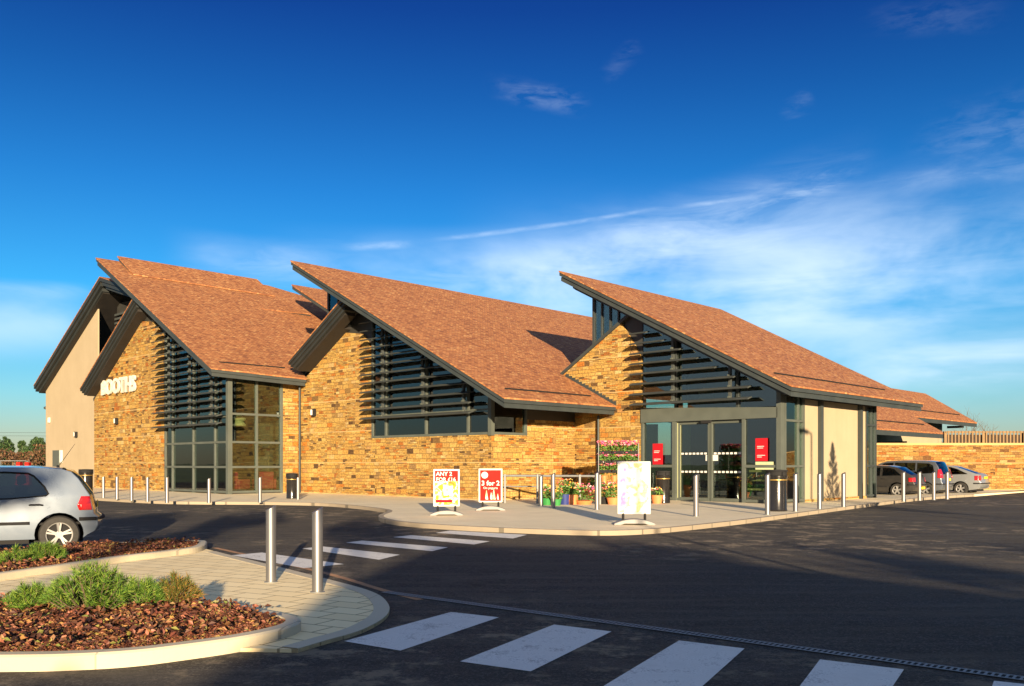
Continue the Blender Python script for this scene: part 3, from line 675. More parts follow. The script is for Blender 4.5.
# low facing walls under R3 right side: return along the render side
def glazing(name, axis, c, posts, rails, panes, zt, frame='metal_light', depth=.16, post_w=.09, parent=None, dark_above=None):
    """axis 'u': facade plane at v=c; axis 'v': side plane at u=c. posts [(pos, z0)], rails [(p0, p1, z, h)], panes [(p0, p1, z0)]; zt(pos) = top"""
    b = MB()
    def bx(p0, p1, z0, z1_, d0=-.03, d1=depth):
        if axis == 'u': b.box(p0, p1, c+d0, c+d1, z0, z1_)
        else: b.box(c-d1, c-d0, p0, p1, z0, z1_)
    for p, z0, wd in posts: bx(p-wd/2, p+wd/2, z0, zt(p))
    for p0, p1, z, h in rails: bx(p0, p1, z-h/2, z+h/2, -.022, depth-.02)
    fr = b.build(name, frame, parent or SM)
    if axis == 'u' and len(posts) > 1 and name != 'sliding_door':
        for p, z0, wd in posts:
            b = MB(); q = p+wd/2-.035
            if p == posts[0][0] and p < -15 or name == 'entrance_screen': b.prism([(q+.04, c+.10, z0+.1), (q+.40, c+.45, z0+.1), (q+.40, c+.45, zt(q+.4)-.05), (q+.04, c+.10, zt(q)-.05)], (-.03, 0, 0))
            else: b.box(q, q+.03, c+depth+.002, c+depth+.30, z0+.05, zt(q+.1)-.05)
            b.build('sunlit_reveal', 'sunlit_reveal', fr)  # fin coloured as the sunlit side of each post
    for p0, p1, z0 in panes:
        b = MB()
        if axis == 'u': b.prism([(p0, c+.05, z0), (p1, c+.05, z0), (p1, c+.05, zt(p1)), (p0, c+.05, zt(p0))], (0, .02, 0))
        else: b.prism([(c-.05, p0, z0), (c-.05, p1, z0), (c-.05, p1, zt(p1)), (c-.05, p0, zt(p0))], (-.02, 0, 0))
        b.build('pane', 'glass', fr)
    return fr
t1 = lambda u: z1(u)-.49; t2 = lambda u: z2(u)-.49; t3 = lambda u: z3(u)-.49
e1 = lambda v: 5.62
glazing('glazed_gable_window', 'u', -8.61, [(-29.55, .1, .10), (-28.75, .1, .08), (-26.5, .1, .08), (-24.3, .1, .08)], [(-29.5, -23.1, z, .10) for z in (.20, 1.36, 2.52)]+[(-29.5, -23.1, 3.7, .06)],
        [(-29.5, -28.8, .2), (-28.7, -26.55, .2), (-26.45, -24.35, .2), (-24.25, -23.1, .2)], t1)
glazing('corner_post', 'u', -8.63, [(-23.06, .1, .20)], [], [], t1)
glazing('glazed_side_window', 'v', -22.98, [(-8.5, .1, .12), (-7.17, .1, .09), (-5.85, .1, .12)], [(-8.5, -5.8, z, .10) for z in (.20, 1.36, 2.52, 3.83)], [(-8.4, -7.2, .2), (-7.1, -5.9, .2)], e1)
glazing('glazed_gable_window', 'u', -4.94, [(-16.95, 2.65, .10), (-16.0, 2.65, .09), (-13.3, 2.65, .10), (-10.75, 2.65, .10)], [(-17.0, -9.4, 2.69, .10), (-17, -9.45, 3.62, .05)],
        [(-16.9, -16.05, 2.7), (-15.95, -13.35, 2.7), (-13.25, -10.8, 2.7), (-10.7, -9.5, 2.7)], t2)
glazing('corner_post', 'u', -4.97, [(-9.48, 2.60, .18)], [], [], t2)
glazing('glazed_side_window', 'v', -9.41, [(-3.03, 2.65, .10)], [(-4.8, -3.0, 2.69, .10)], [(-4.8, -3.08, 2.7)], lambda v: 4.45)
# bay three: entrance
BH = 3.34
glazing('glazed_gable_window', 'u', 0, [(-4.36, BH+.2, .09), (-1.70, BH+.2, .09)], [], [(-5.9, -4.4, BH+.2), (-4.32, -1.74, BH+.2), (-1.66, -.12, BH+.2)], t3, 'metal')
b = MB(); b.prism([(-5.96, -.06, 3.13), (-.1, -.06, 3.13), (-.1, -.06, 3.50), (-5.96, -.06, 3.72)], (0, .32, 0)); b.build('entrance_header', 'metal_light', SM)
b = MB(); b.box(-3.15, -2.75, -.14, -.062, 3.02, 3.13); b.build('door_sensor', 'black', SM)
td = lambda u: 3.13
glazing('entrance_screen', 'u', 0, [(-5.90, .1, .10), (-4.42, .1, .16)], [(-5.9, -4.4, .17, .10), (-5.9, -4.4, 1.42, .10)], [(-5.85, -4.5, .2)], td)
glazing('entrance_screen', 'u', 0, [(-1.45, .1, .12)], [(-1.45, -.1, .17, .10), (-1.45, -.1, 1.42, .10)], [(-1.38, -.12, .2)], td)
glazing('corner_post', 'u', -.03, [(-.06, .1, .17)], [], [], t3)
glazing('corner_post', 'v', 0, [(.16, .1, .12)], [], [], lambda v: 4.1)
for (a0, a1) in ((-4.33, -2.93), (-2.90, -1.52)):
    d = glazing('sliding_door', 'u', .14, [(a0+.04, .1, .08), (a1-.04, .1, .08)], [(a0, a1, .17, .12), (a0, a1, 3.06, .10)], [(a0+.07, a1-.07, .2)], td, 'metal_light', .07)
    b = MB(); x = a0+.12
    while x < a1-.2:
        for zz in (1.86, 1.17): b.box(x, x+.11, .165, .17, zz, zz+.07)
        x += .17
    b.build('safety_marking', 'white', d)
    hx = -3.13 if a0 < -4 else -2.82
    b = MB(); b.box(hx, hx+.22, .16, .165, 1.62, 1.84); b.build('door_sticker', 'white', d)
for a0, zt_ in ((-5.42, 2.30), (-.98, 2.42)):
    b = MB(); b.box(a0, a0+.48, -.01, .0, zt_-.82, zt_); p = b.build('poster', 'red', SM)
    for k, (ww, zz) in enumerate(((.3, .30), (.26, .36), (.34, .62), (.2, .68))):
        b = MB(); b.box(a0+.07, a0+.07+ww*.9, -.014, -.011, zt_-zz, zt_-zz+.02); b.build('print_line', 'white', p)
b = MB(); b.box(-.98, -.28, -.004, .004, 1.30, 1.58); b.build('notice', plain('pale_green_notice', (.42, .45, .27), .5), SM)
# side wall of bay three
e3 = lambda v: 4.08
glazing('tall_side_window', 'v', 0, [(.30, .1, .10), (1.32, .1, .04), (1.72, .1, .10)], [(.3, 1.7, z, .08) for z in (.20, 1.42, 3.05)], [(.33, 1.30, .2), (1.34, 1.68, .2)], e3)
uwall(0, .3, [(1.77, .1), (3.0, .1), (3.0, 4.2), (1.77, 4.2)], 'render', 'rendered_wall')
uwall(0, .3, [(3.0, .1), (6.45, .1), (6.45, 4.2), (3.0, 4.2)], 'render', 'rendered_wall')
uwall(0, .3, [(6.45, .1), (7.22, .1), (7.22, 4.2), (6.45, 4.2)], 'render', 'rendered_wall')
uwall(-8, .3, [(8.3, 0), (8.31, 0), (8.31, 4.2), (8.3, 4.2)], 'render', 'rendered_wall').hide_render = False
vwall(8.0, .3, [(-9, 0), (-.1, 0), (-.1, 4.1), (-9, 8.7)], 'render', 'rendered_wall')
b = MB()
for v in (2.98, 6.55): b.box(.004, .14, v-.10, v+.10, .1, 4.1)
b.build('wall_fin', 'metal', SM)
glazing('tall_side_window', 'v', 0, [(7.28, .1, .10), (7.85, .1, .04), (8.25, .1, .10)], [(7.28, 8.28, z, .08) for z in (.20, 1.42, 3.1)], [(7.33, 7.83, .2), (7.87, 8.2, .2)], e3, 'metal')
b = MB(); b.box(.01, .06, 1.77, 7.2, .1, .2); b.build('plinth', 'stone', SM, uv=True)
# beam lines under eaves: deep box beams under each verge
for (ua, zf, v) in ((-17.0, z2, -4.96), (-5.98, z3, -.02)): pass
# louvre screens
def louvres(v, u0, zs, zf, umax, brackets, drop=.62):
    fr = bpy.data.objects.new('louvre_screen', None); COL.objects.link(fr); fr.parent = SM
    for u, zlo in brackets:
        top = zf(u)-.5
        if top > zlo: b = MB(); b.box(u-.05, u+.05, v+.02, v+.12, zlo, top); b.build('louvre_post', 'louvre', fr)
    for z in zs:
        ue = min(umax, u0+max(0, 0)+ (zf(u0)-drop-z)/((zf(u0)-zf(u0+1)))) 
        if ue-u0 < .5: continue
        b = MB(); tip = .35
        # flat aerofoil blade tilted down to the front
        prof = [(-.30, -.055), (-.26, -.075), (.05, .02), (.02, .05), (-.20, .0)]
        a = [(u0, v+p[0], z+p[1]) for p in prof]
        b.prism(a, (ue-u0, 0, 0)); b.build('louvre', 'louvre', fr)
        b = MB()
        for u, zlo in brackets:
            if u0 < u < ue: b.box(u-.05, u+.05, v-.04, v+.05, z+.045, z+.10)
        if len(b.b.verts): b.build('louvre_clip', 'metal_light', fr)
        else: b.b.free()
    return fr
louvres(-8.86, -30.05, [3.39+.365*k for k in range(18)], z1, -23.2, [(-28.75, 3.3), (-26.5, 3.3), (-24.3, 3.3)])
louvres(-5.19, -17.25, [3.52+.385*k for k in range(12)], z2, -10.2, [(-16.0, 3.5), (-13.3, 3.5), (-10.8, 3.5)])
louvres(-.25, -6.2, [3.86+.40*k for k in range(8)], z3, -1.0, [(-4.36, 3.8), (-1.9, 3.8)], .75)
# downpipes, wall lights, camera, box by the door
b = MB(); b.tube([(-22.6, -5.08, .1), (-22.6, -5.08, 5.4)], .055, 10); b.build('downpipe', 'metal', SM, True)
b = MB(); b.tube([(-8.05, -.12, .1), (-8.05, -.12, 3.5)], .055, 10); b.build('downpipe', 'metal', SM, True)
def wall_light(u, v, z):
    b = MB(); b.box(u-.13, u+.13, v-.16, v, z-.18, z+.18); f = b.build('wall_light', 'black', SM, bevel=.02)
    b = MB(); b.box(u-.11, u+.03, v-.185, v-.162, z-.12, z+.14); b.build('lens', 'lamp_lens', f, bevel=.01)
wall_light(-35.56, -8.61, 3.9); wall_light(-21.5, -4.94, 3.96); wall_light(-43.6, -7.9, 3.35)
b = MB(); b.box(-49.5, -49.2, -7.8, -7.7, 5.42, 5.50); b.lathe([(.05, 0), (.16, .03), (.17, .16), (.05, .2)], 12, (-49.55, -7.75, 5.2)); b.build('security_camera', 'metal', SM, True)
b = MB(); b.box(-48.6, -48.3, -8.0, -7.9, 4.25, 4.60); b.build('alarm_box', 'white', SM, bevel=.02)
b = MB(); b.box(-47.7, -46.6, -7.98, -7.9, .1, 2.4); b.build('service_door', 'metal_light', SM)
b = MB(); b.box(-46.5, -46.1, -7.96, -7.9, 1.6, 2.4); b.build('notice_board', 'white', SM)
mt = Matrix.Translation((-35.25, -8.72, 5.82)) @ Matrix.Rotation(R(90), 4, 'X')
text('sign_lettering', 'BOOTHS', 'white_sign', 1.16, mt, .05, SM, .035, .98, sx=1.02)
# building ends and inside
def inside_box(b, u0, u1, v0, v1): pass
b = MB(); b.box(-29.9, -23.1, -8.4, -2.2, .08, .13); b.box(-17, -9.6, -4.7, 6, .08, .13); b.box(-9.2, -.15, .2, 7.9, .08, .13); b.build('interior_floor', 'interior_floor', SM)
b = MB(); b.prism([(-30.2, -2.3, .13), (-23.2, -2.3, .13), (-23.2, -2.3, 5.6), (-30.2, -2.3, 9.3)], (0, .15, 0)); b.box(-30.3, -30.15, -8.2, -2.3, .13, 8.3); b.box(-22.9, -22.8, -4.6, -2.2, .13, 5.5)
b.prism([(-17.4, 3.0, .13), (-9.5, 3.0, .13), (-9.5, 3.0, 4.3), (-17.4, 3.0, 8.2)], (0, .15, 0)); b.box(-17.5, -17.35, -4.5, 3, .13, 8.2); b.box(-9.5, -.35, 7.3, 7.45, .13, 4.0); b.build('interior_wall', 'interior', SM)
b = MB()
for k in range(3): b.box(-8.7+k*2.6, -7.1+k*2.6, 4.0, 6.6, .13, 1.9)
b.build('interior_shelving', 'cladding_and_shade', SM)
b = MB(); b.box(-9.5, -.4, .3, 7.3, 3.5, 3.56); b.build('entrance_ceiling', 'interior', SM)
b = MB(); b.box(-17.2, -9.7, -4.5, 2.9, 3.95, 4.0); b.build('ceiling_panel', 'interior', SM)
for u_ in (-15.2, -12.4):
    b = MB(); b.box(u_-.9, u_+.9, 1.2, 1.6, .13, 3.3); b.build('interior_shelving', 'timber', SM)
# annexe bays beyond
def annexe(pa, pb, ze, rise, up, wall=True):
    ua, va = loc_uv(gpt(*pa, ze)); ub, vb = loc_uv(gpt(*pb, ze)); u = (ua+ub)/2
    zf = lambda x: ze+rise*(u-x)
    roof([(u-up, va), (u, va), (u, vb), (u-up, vb)], zf, layers=((0, 0, .10, 'tile'), (.02, .10, .42, 'metal'), (.5, .42, .62, 'metal')), soff=False)
    b = MB(); b.box(u-1.2, u-1.15, va+1, vb-.6, ze-.0, ze+.06); b.b.free()
    b = MB(); b.obox((u-.95, (va+vb)/2, zf(u-.95)+.03), (.08, vb-va-3, .06), Matrix.Rotation(math.atan(rise), 3, 'Y').to_quaternion()); b.build('lap_shadow_bar', 'black', SM)  # dark bar in place of the lap shadow in the tiles
    return u, va, vb, zf
u4, va4, vb4, z4 = annexe((868, 426.2), (935, 433.2), 3.75, .60, 6.5)
u5, va5, vb5, z5 = annexe((892, 413.5), (977, 422.5), 5.1, .64, 4.3)
vwall(vb5-5, .3, [(u5-4.1, 0), (u5-1.6, 0), (u5-1.6, z5(u5-1.6)-.7), (u5-4.1, z5(u5-4.1)-.7)], 'render', 'rendered_wall')
uwall(u5-1.6, .3, [(va5, 0), (vb5-4.0, 0), (vb5-4.0, 3.9), (va5, 3.9)], 'render', 'rendered_wall')
uwall(u5-1.55, .3, [(va5, 3.9), (vb5-4.0, 3.9), (vb5-4.0, 5.2), (va5, 5.2)], 'cladding_and_shade', 'dark_band')
uwall(u4-1.5, .3, [(va4, 0), (vb4-10, 0), (vb4-10, 3.3), (va4, 3.3)], 'cladding_and_shade', 'dark_band')
b = MB(); b.box(u4-6, u4-1.5, vb4-3.4, vb4-3.2, 2.95, 3.12); b.build('eave_beam', 'metal', SM)
b = MB(); b.box(u5-1.5, u5-.2, vb5-3.0, vb5-2.8, 4.55, 4.75); b.build('eave_beam', 'metal', SM)

# ------------------------------------------------------------------ boundary wall, timber fence
bw = thing('boundary_wall', 'long coursed sandstone boundary wall behind the parked cars', 'wall', (0, 48.0, 0))
b = MB(); b.box(17, 60, 0, .4, 0, 2.52); b.build('stonework', 'stone_wide', bw, uv=True)
b = MB(); b.box(17, 60, -.04, .44, 2.522, 2.64); b.build('coping', plain('sand_coping', (.42, .27, .11), .8), bw)
fn = thing('timber_fence', 'upright slatted timber fence rising behind the boundary wall', 'fence', (0, 54, 0))
b = MB(); x = 26.6
while x < 62: b.box(x, x+.085, 0, .03, .3, 3.52); x += .21
b.build('slat_panel', 'timber', fn)
b = MB(); b.box(26.5, 62, .032, .08, 3.40, 3.50); b.box(26.5, 62, .032, .08, 2.2, 2.3); b.build('rail', 'timber', fn)
x = 26.5
while x < 62: b = MB(); b.box(x-.08, x+.08, .082, .24, 0, 3.5); b.build('fence_post', 'timber', fn); x += 2.4
b = MB(); b.box(26.5, 62, .30, .33, .2, 3.3); b.build('backing_board', plain('near_black_board', (.03, .018, .012), .9), fn)  # near-black board that makes the gaps between slats dark

# ------------------------------------------------------------------ bollards
def make_bollard():
    r = thing('bollard', '', 'bollard', (0, 0, 0), 0)
    b = MB(); seg = 20; R_ = .062
    lo = [b.b.verts.new((R_*math.cos(t), R_*math.sin(t), 0)) for t in [2*math.pi*k/seg for k in range(seg)]]
    hi = [b.b.verts.new((v.co.x, v.co.y, .965-.55*v.co.x)) for v in lo]
    for k in range(seg): b.b.faces.new([lo[k], lo[(k+1) % seg], hi[(k+1) % seg], hi[k]])
    b.b.faces.new(hi); b.b.faces.new(lo[::-1]); b.build('post', 'steel', r, True)
    b = MB(); b.lathe([(.085, 0), (.085, .006), (.064, .01)], 20); b.build('base_plate', 'steel_dull', r, True)
    return r
B0 = make_bollard()
blist = [
    (271, 582, 505, ZI, 'left of the two tall bollards on the cream crossing island', 'bollards on the crossing island', 0),
    (317.5, 592, 507, ZI, 'right of the two tall bollards on the cream crossing island', 'bollards on the crossing island', 0),
    (103.4, 498, 476, .1, 'steel bollard at the far left end of the row, nearest the silver hatchback', 1, 0),
    (117, 499.5, 476, .1, 'steel bollard second from the left in the row before the stone gable', 1, 0),
    (131.6, 500.7, 476.3, .1, 'steel bollard third from the left in the row before the stone gable', 1, 0),
    (147.5, 501.7, 476.5, .1, 'steel bollard fourth from the left, just before the tall window starts', 1, 0),
    (167, 503, 476.6, .1, 'steel bollard at the left edge of the tall cafe window', 1, 0),
    (209, 503, 477.8, .1, 'steel bollard in front of the middle of the tall cafe window', 1, 0),
    (260, 502.6, 476.5, .1, 'steel bollard before the right half of the cafe corner window', 1, 0),
    (298, 499.5, 476.5, .1, 'steel bollard right beside the black bin and downpipe', 1, 0),
    (541, 506.2, 475, .1, 'steel bollard left of the pair by the wall rail', 2, 0),
    (553.2, 508.4, 472.8, .1, 'tallest looking steel bollard right of the pair by the flowers', 2, 0),
    (597, 509.8, 471.5, .1, 'steel bollard in front of the flower trolley', 2, 0),
    (696, 516.4, 473.5, .1, 'steel bollard in front of the sliding doors', 2, 0),
    (767.5, 514.8, 473, .1, 'steel bollard at the left edge of the entrance litter bin', 2, 0),
    (795.5, 511.6, 472.5, .1, 'steel bollard before the narrow side window right of the bin', 2, 0),
    (819.5, 509.2, 472.3, .1, 'steel bollard before the tree shadow on the cream wall', 2, 0),
    (843.5, 507, 472.2, .1, 'steel bollard before the right part of the cream wall', 2, 0),
    (903.5, 501.6, 471.2, .1, 'steel bollard before the rear wheel of the black car', 3, 0),
    (919.5, 500.6, 471.2, .1, 'steel bollard before the tail light of the black car', 3, 0),
    (933.8, 500, 471.2, .1, 'steel bollard before the grey people carrier door', 3, 0),
    (947.2, 499.3, 471.2, .1, 'steel bollard at the right end of the row by the people carrier tail', 3, 0)]
GN = {1: 'bollards along the left pavement edge', 2: 'bollards along the entrance pavement', 3: 'bollards before the parked cars'}
for i, (x, yb, yt, z, lab, gr, _) in enumerate(blist):
    p = gpt(x, yb, z); h = (yb-yt)*p.y/F
    rz = R(200)
    o = B0 if i == 0 else dup(B0)
    o.location = p; o.rotation_euler = (0, 0, rz); o.scale = (1, 1, h/1.0)
    if i > 9: o.scale = (1.12, 1.12, h)
    o['label'] = lab if 'bollard' in lab else lab
    o['label'] = ('brushed steel angled-top bollard, ' if i < 2 else '')+lab
    o['group'] = GN.get(gr, gr)
    if len(o['label'].split()) > 16: o['label'] = lab

# ------------------------------------------------------------------ litter bins
def bin_(px_, py_, h, r_, label, z=.1):
    p = gpt(px_, py_, z); t = thing('litter_bin', label, 'litter bin', tuple(p), 0, 'black litter bins')
    b = MB(); b.lathe([(r_*.92, 0), (r_*.95, .04), (r_*.92, .06), (r_*.92, h*.80), (r_*.99, h*.82), (r_*.99, h*.86), (r_*.9, h*.87)], 28); b.build('body', 'black_gloss', t, True)
    b = MB(); b.lathe([(r_*.90, h*.87), (r_*.90, h*.96), (r_*1.02, h*.965), (r_*.98, h), (r_*.3, h*1.01)], 28); b.build('lid', 'black', t, True)
    b = MB(); b.lathe([(r_*.935, h*.75), (r_*.945, h*.755), (r_*.945, h*.77), (r_*.935, h*.775)], 28); b.build('band', 'gold', t, True)
    b = MB()
    for k in range(4):
        a = k*math.pi/2+.4; b.obox((math.cos(a)*r_*.93, math.sin(a)*r_*.93, h*.91), (.04, .10, h*.09), Matrix.Rotation(a, 3, 'Z').to_quaternion())
    b.build('lid_post', 'black', t)
    return t
bin_(776.5, 511, 1.22, .33, 'black litter bin with a thin gold band outside the entrance')
bin_(292, 498.5, 1.02, .24, 'black litter bin against the stone by the cafe downpipe')
bin_(86, 494, 1.15, .32, 'black litter bin far left behind the silver hatchback')
bin_(663, 503, 1.15, .27, 'black litter bin left of the sliding doors behind an orange pot')

# ------------------------------------------------------------------ wall rail
p0 = gpt(503, 503, .1); p1 = gpt(601, 504.5, .1)
wr = thing('wall_rail', 'low grey tubular rail on posts along the stone wall', 'rail', tuple(p0)); d = p1-p0
b = MB(); b.tube([(0, 0, .98), (d.x, d.y, .98)], .04, 10); b.build('handrail', 'steel_dull', wr, True)
b = MB(); b.tube([(0, 0, .60), (d.x, d.y, .60)], .02, 8); b.build('lower_rail', 'steel_dull', wr, True)
for k in (0.02, .36, .79, .99):
    b = MB(); b.tube([(d.x*k, d.y*k, 0), (d.x*k, d.y*k, 1.03)], .045, 10); b.build('rail_post', 'steel_dull', wr, True)

# ------------------------------------------------------------------ pavement signs
def psign(px_, py_, wd, ht, yaw, label, kind):
    p = gpt(px_, py_, .1); t = thing('pavement_sign', label, 'sign board', tuple(p), yaw, 'pavement poster signs')
    zb = .24
    b = MB()                                           # curved base
    n = 10; top = []; 
    for k in range(n+1):
        x = -wd*.62+wd*1.24*k/n; s = 1-(abs(2*k/n-1))**2.2; top.append((x, .03+.10*s))
    b.prism([(x, -.22, z) for x, z in top]+[(top[-1][0], -.22, 0), (wd*.42, -.22, 0), (.3*wd, -.22, .03), (-.3*wd, -.22, .03), (-wd*.42, -.22, 0), (top[0][0], -.22, 0)], (0, .44, 0)); b.build('base', 'alu', t, bevel=.01)
    for sx in (-.33, .33):
        b = MB(); b.tube([(sx*wd, 0, .10), (sx*wd, 0, zb+.03)], .03, 8); b.build('spring', 'black', t, True)
    b = MB(); b.box(-wd/2, wd/2, -.025, .025, zb, zb+ht); fr = b.build('frame', 'white' if kind != 'red' else 'alu', t, bevel=.012)
    m = .045
    def rect(nm, x0, x1, z0, z1_, mm, y=-.028, par=fr):
        b = MB(); b.box(x0, x1, y-.003, y, z0, z1_); return b.build(nm, mm, par)
    x0, x1, za, zt = -wd/2+m, wd/2-m, zb+m, zb+ht-m
    mtx = lambda x, z, y=-.033: Matrix.Translation((x, y, z)) @ Matrix.Rotation(R(90), 4, 'X')
    if kind == 'any':
        rect('poster', x0, x1, zt-ht*.28, zt, 'red2'); rect('poster_photo', x0, x1, za, zt-ht*.28-.002, 'food')
        rect('poster_strip', x0+.02, x1-.22*wd, za+.06, za+.14, 'red', -.032)
        for gx, gw, gz, gh in ((-.02, .14, .30, .30), (-.17, .10, .18, .22), (.13, .09, .26, .30), (.20, .08, .10, .16)):
            b = MB(); b.lathe([(gw*.4, gz), (gw*.45, gz+gh*.5), (gw*.55, gz+gh), (gw*.3, gz+gh)], 4, (gx, -.034, zb)); 
            for v in b.b.verts: v.co.y = -.034+(v.co.y+.034)*.02
            b.build('printed_glass', 'cream' if False else 'pale', fr)
        text('poster_text', 'ANY 2', 'white', .155, mtx(x0+.03, zt-.09), .001, fr, .004, align='LEFT')
        text('poster_text', 'FOR £16', 'white', .145, mtx(x0+.03, zt-.24), .001, fr, .003, align='LEFT')
    elif kind == '3for2':
        rect('poster', x0, x1, za, zt, 'red2')
        b = MB(); b.lathe([(.10, -.003), (.10, .0)], 24, (x0+.14, -.031, zt-.15), 'Y'); b.build('round_badge', 'white', fr)
        text('poster_text', '3 for 2', 'white', .20, mtx(0, zt-.40), .001, fr, .005)
        text('poster_text', 'On yogurts', 'white', .095, mtx(0, zt-.54), .001, fr, .001)
        for gx, s in ((-.12, 1), (.02, .8), (.10, 1.1), (.22, .7)):
            b = MB(); P = [(gx-.03*s, za+.05), (gx+.05*s, za+.04), (gx+.03*s, za+.16*s), (gx+.0, za+.34*s), (gx-.035*s, za+.15*s)]
            b.prism([(x, -.033, z) for x, z in P], (0, .002, 0)); b.build('printed_splash', 'pale', fr)
    else:
        rect('poster', x0, x1, za, zt, 'pale'); rect('poster_bloom', x0+.01, x0+.15, za+.12, zt-.10, 'pink', -.032)
    return t
psign(446.5, 515.2, .72, 1.02, R(4), 'white framed pavement sign reading ANY 2 FOR £16 over a glowing photo', 'any')
psign(490.5, 510.3, .72, 1.02, R(2), 'red pavement sign reading 3 for 2 with a white round badge', '3for2')
psign(634, 524.5, .76, 1.22, R(-3), 'large white pavement sign with a faded flower print nearest the road', 'pale')

# ------------------------------------------------------------------ flowers
def flower_box(px_, py_, z, wd, dp, ph, lh, label, potm, flm, nm='flower_pot', cat='flower pot', group=None, nfl=70, nlf=240, round_=True, seed=1, at=None, rz=0):
    p = at if at is not None else gpt(px_, py_, z); t = thing(nm, label, cat, tuple(p), rz, group); r = random.Random(seed)
    b = MB()
    if round_: b.lathe([(wd*.36, 0), (wd*.5, ph), (wd*.53, ph), (wd*.53, ph*.9), (wd*.47, ph*.88)][:3], 16)
    else: b.box(-wd/2, wd/2, -dp/2, dp/2, 0, ph)
    b.build('pot' if round_ else 'tray', potm, t, round_)
    pts = []; sz = []; fp = []; fs = []
    for k in range(nlf):
        x, y = r.uniform(-1, 1), r.uniform(-1, 1)
        if round_ and x*x+y*y > 1: continue
        hh = 1-.5*(x*x if round_ else .2*x*x)
        pts.append((x*wd*.58, y*dp*.55, ph+lh*r.random()*hh)); sz.append(r.uniform(.04, .075))
    for k in range(nfl):
        x, y = r.uniform(-1, 1), r.uniform(-1, 1)
        if round_ and x*x+y*y > 1: continue
        fp.append((x*wd*.58, y*dp*.55, ph+lh*(.55+.5*r.random()))); fs.append(r.uniform(.035, .06))
    leaf_mesh('foliage', pts, sz, 'plant', t, .6, seed); leaf_mesh('flowers', fp, fs, flm, t, .5, seed+50, .4)
    return t
gp = 'potted flowers on the pavement'
flower_box(547, 505, .1, .42, .42, .24, .42, 'small green tub of yellow flowers left of the potted group', 'greenpot', 'mixflower', group=gp, seed=1)
flower_box(556.5, 505.5, .1, .36, .36, .22, .40, 'green pot of mixed flowers behind the tallest bollard', 'greenpot', 'mixflower', group=gp, seed=2)
flower_box(564.5, 504.5, .1, .46, .46, .36, .50, 'navy blue planter of yellow and red flowers', 'bluepot', 'mixflower', group=gp, seed=3)
flower_box(572.5, 504.5, .1, .42, .42, .34, .42, 'orange pot of red flowers beside the navy planter', 'terracotta', 'mixflower', group=gp, seed=4)
flower_box(584, 504.5, .1, .62, .5, .14, .55, 'wide low orange bowl heaped with red and pink flowers', 'terracotta', 'pinkflower', group=gp, seed=5, nfl=90, nlf=180)
flower_box(592, 501.5, .1, .34, .34, .50, .55, 'tall orange pot of yellow flowers left of the trolley', 'terracotta', 'mixflower', group=gp, seed=6)
flower_box(604, 504.0, .1, .46, .46, .26, .50, 'black pot of pink and white flowers under the trolley', 'black', 'pinkflower', group=gp, seed=7)
flower_box(613, 504.5, .1, .46, .46, .24, .50, 'orange pot of flowers under the right half of the trolley', 'terracotta', 'mixflower', group=gp, seed=8)
flower_box(657, 503.5, .1, .44, .44, .30, .26, 'lone orange pot of red and white flowers left of the doors', 'terracotta', 'mixflower', group=gp, seed=9, nfl=40, nlf=60)
tp = gpt(618.5, 503.8, .1); tw = 40*tp.y/F; s_ = tp.y/F
tr = thing('flower_trolley', 'tall wire display trolley of four shelves for flowers', 'display trolley', tuple(tp))
zs = [(503.8-y)*s_ for y in (482, 472, 462.5, 453)]
for sx in (-1, 1):
    for sy in (0, 1):
        b = MB(); b.tube([(sx*tw/2, sy*.55, .05), (sx*tw/2, sy*.55, zs[3]+.35)], .018, 8); b.build('upright', 'steel_dull', tr, True)
b = MB(); 
for k in range(5): b.box(-tw/2-.01, -tw/2+.01, .05+k*.11, .06+k*.11, .3, zs[3]+.3)
b.build('side_mesh', 'black', tr)
for z in zs:
    b = MB(); b.box(-tw/2, tw/2, 0, .55, z-.03, z); b.build('shelf', 'black', tr)
for sx in (-1, 1):
    for sy in (0, 1):
        b = MB(); b.lathe([(.05, -.02), (.05, .02)], 12, (sx*tw/2, sy*.55, .05), 'Y'); b.build('castor', 'black', tr, True)
nmz = {3: 'top', 2: 'second', 1: 'third'}
for lv in (3, 2, 1):
    for k in range(3):
        x = -tw/2+tw*(k+.5)/3; side = ('left', 'middle', 'right')[k]
        flower_box(0, 0, 0, tw/3-.04, .46, .07, .34 if lv == 3 else .26, f'{side} tray of pink and red bedding flowers on the {nmz[lv]} trolley shelf', 'black', 'pinkflower', 'flower_tray', 'flower tray', 'flower trays on the trolley', 230 if lv == 3 else 160, 230, False, 20+lv*5+k, tp+Vector((x, .26, zs[lv]+.005)))
for k in range(3):
    x = -tw/2+.22+k*.36; side = ('left', 'middle', 'right')[k]
    flower_box(0, 0, 0, .24, .24, .22, .22, f'{side} terracotta pot on the lowest trolley shelf', 'terracotta', 'pinkflower', 'shelf_pot', 'flower pot', 'pots on the lowest trolley shelf', 8 if k != 1 else 16, 24, True, 60+k, tp+Vector((x, .24, zs[0]+.005)))

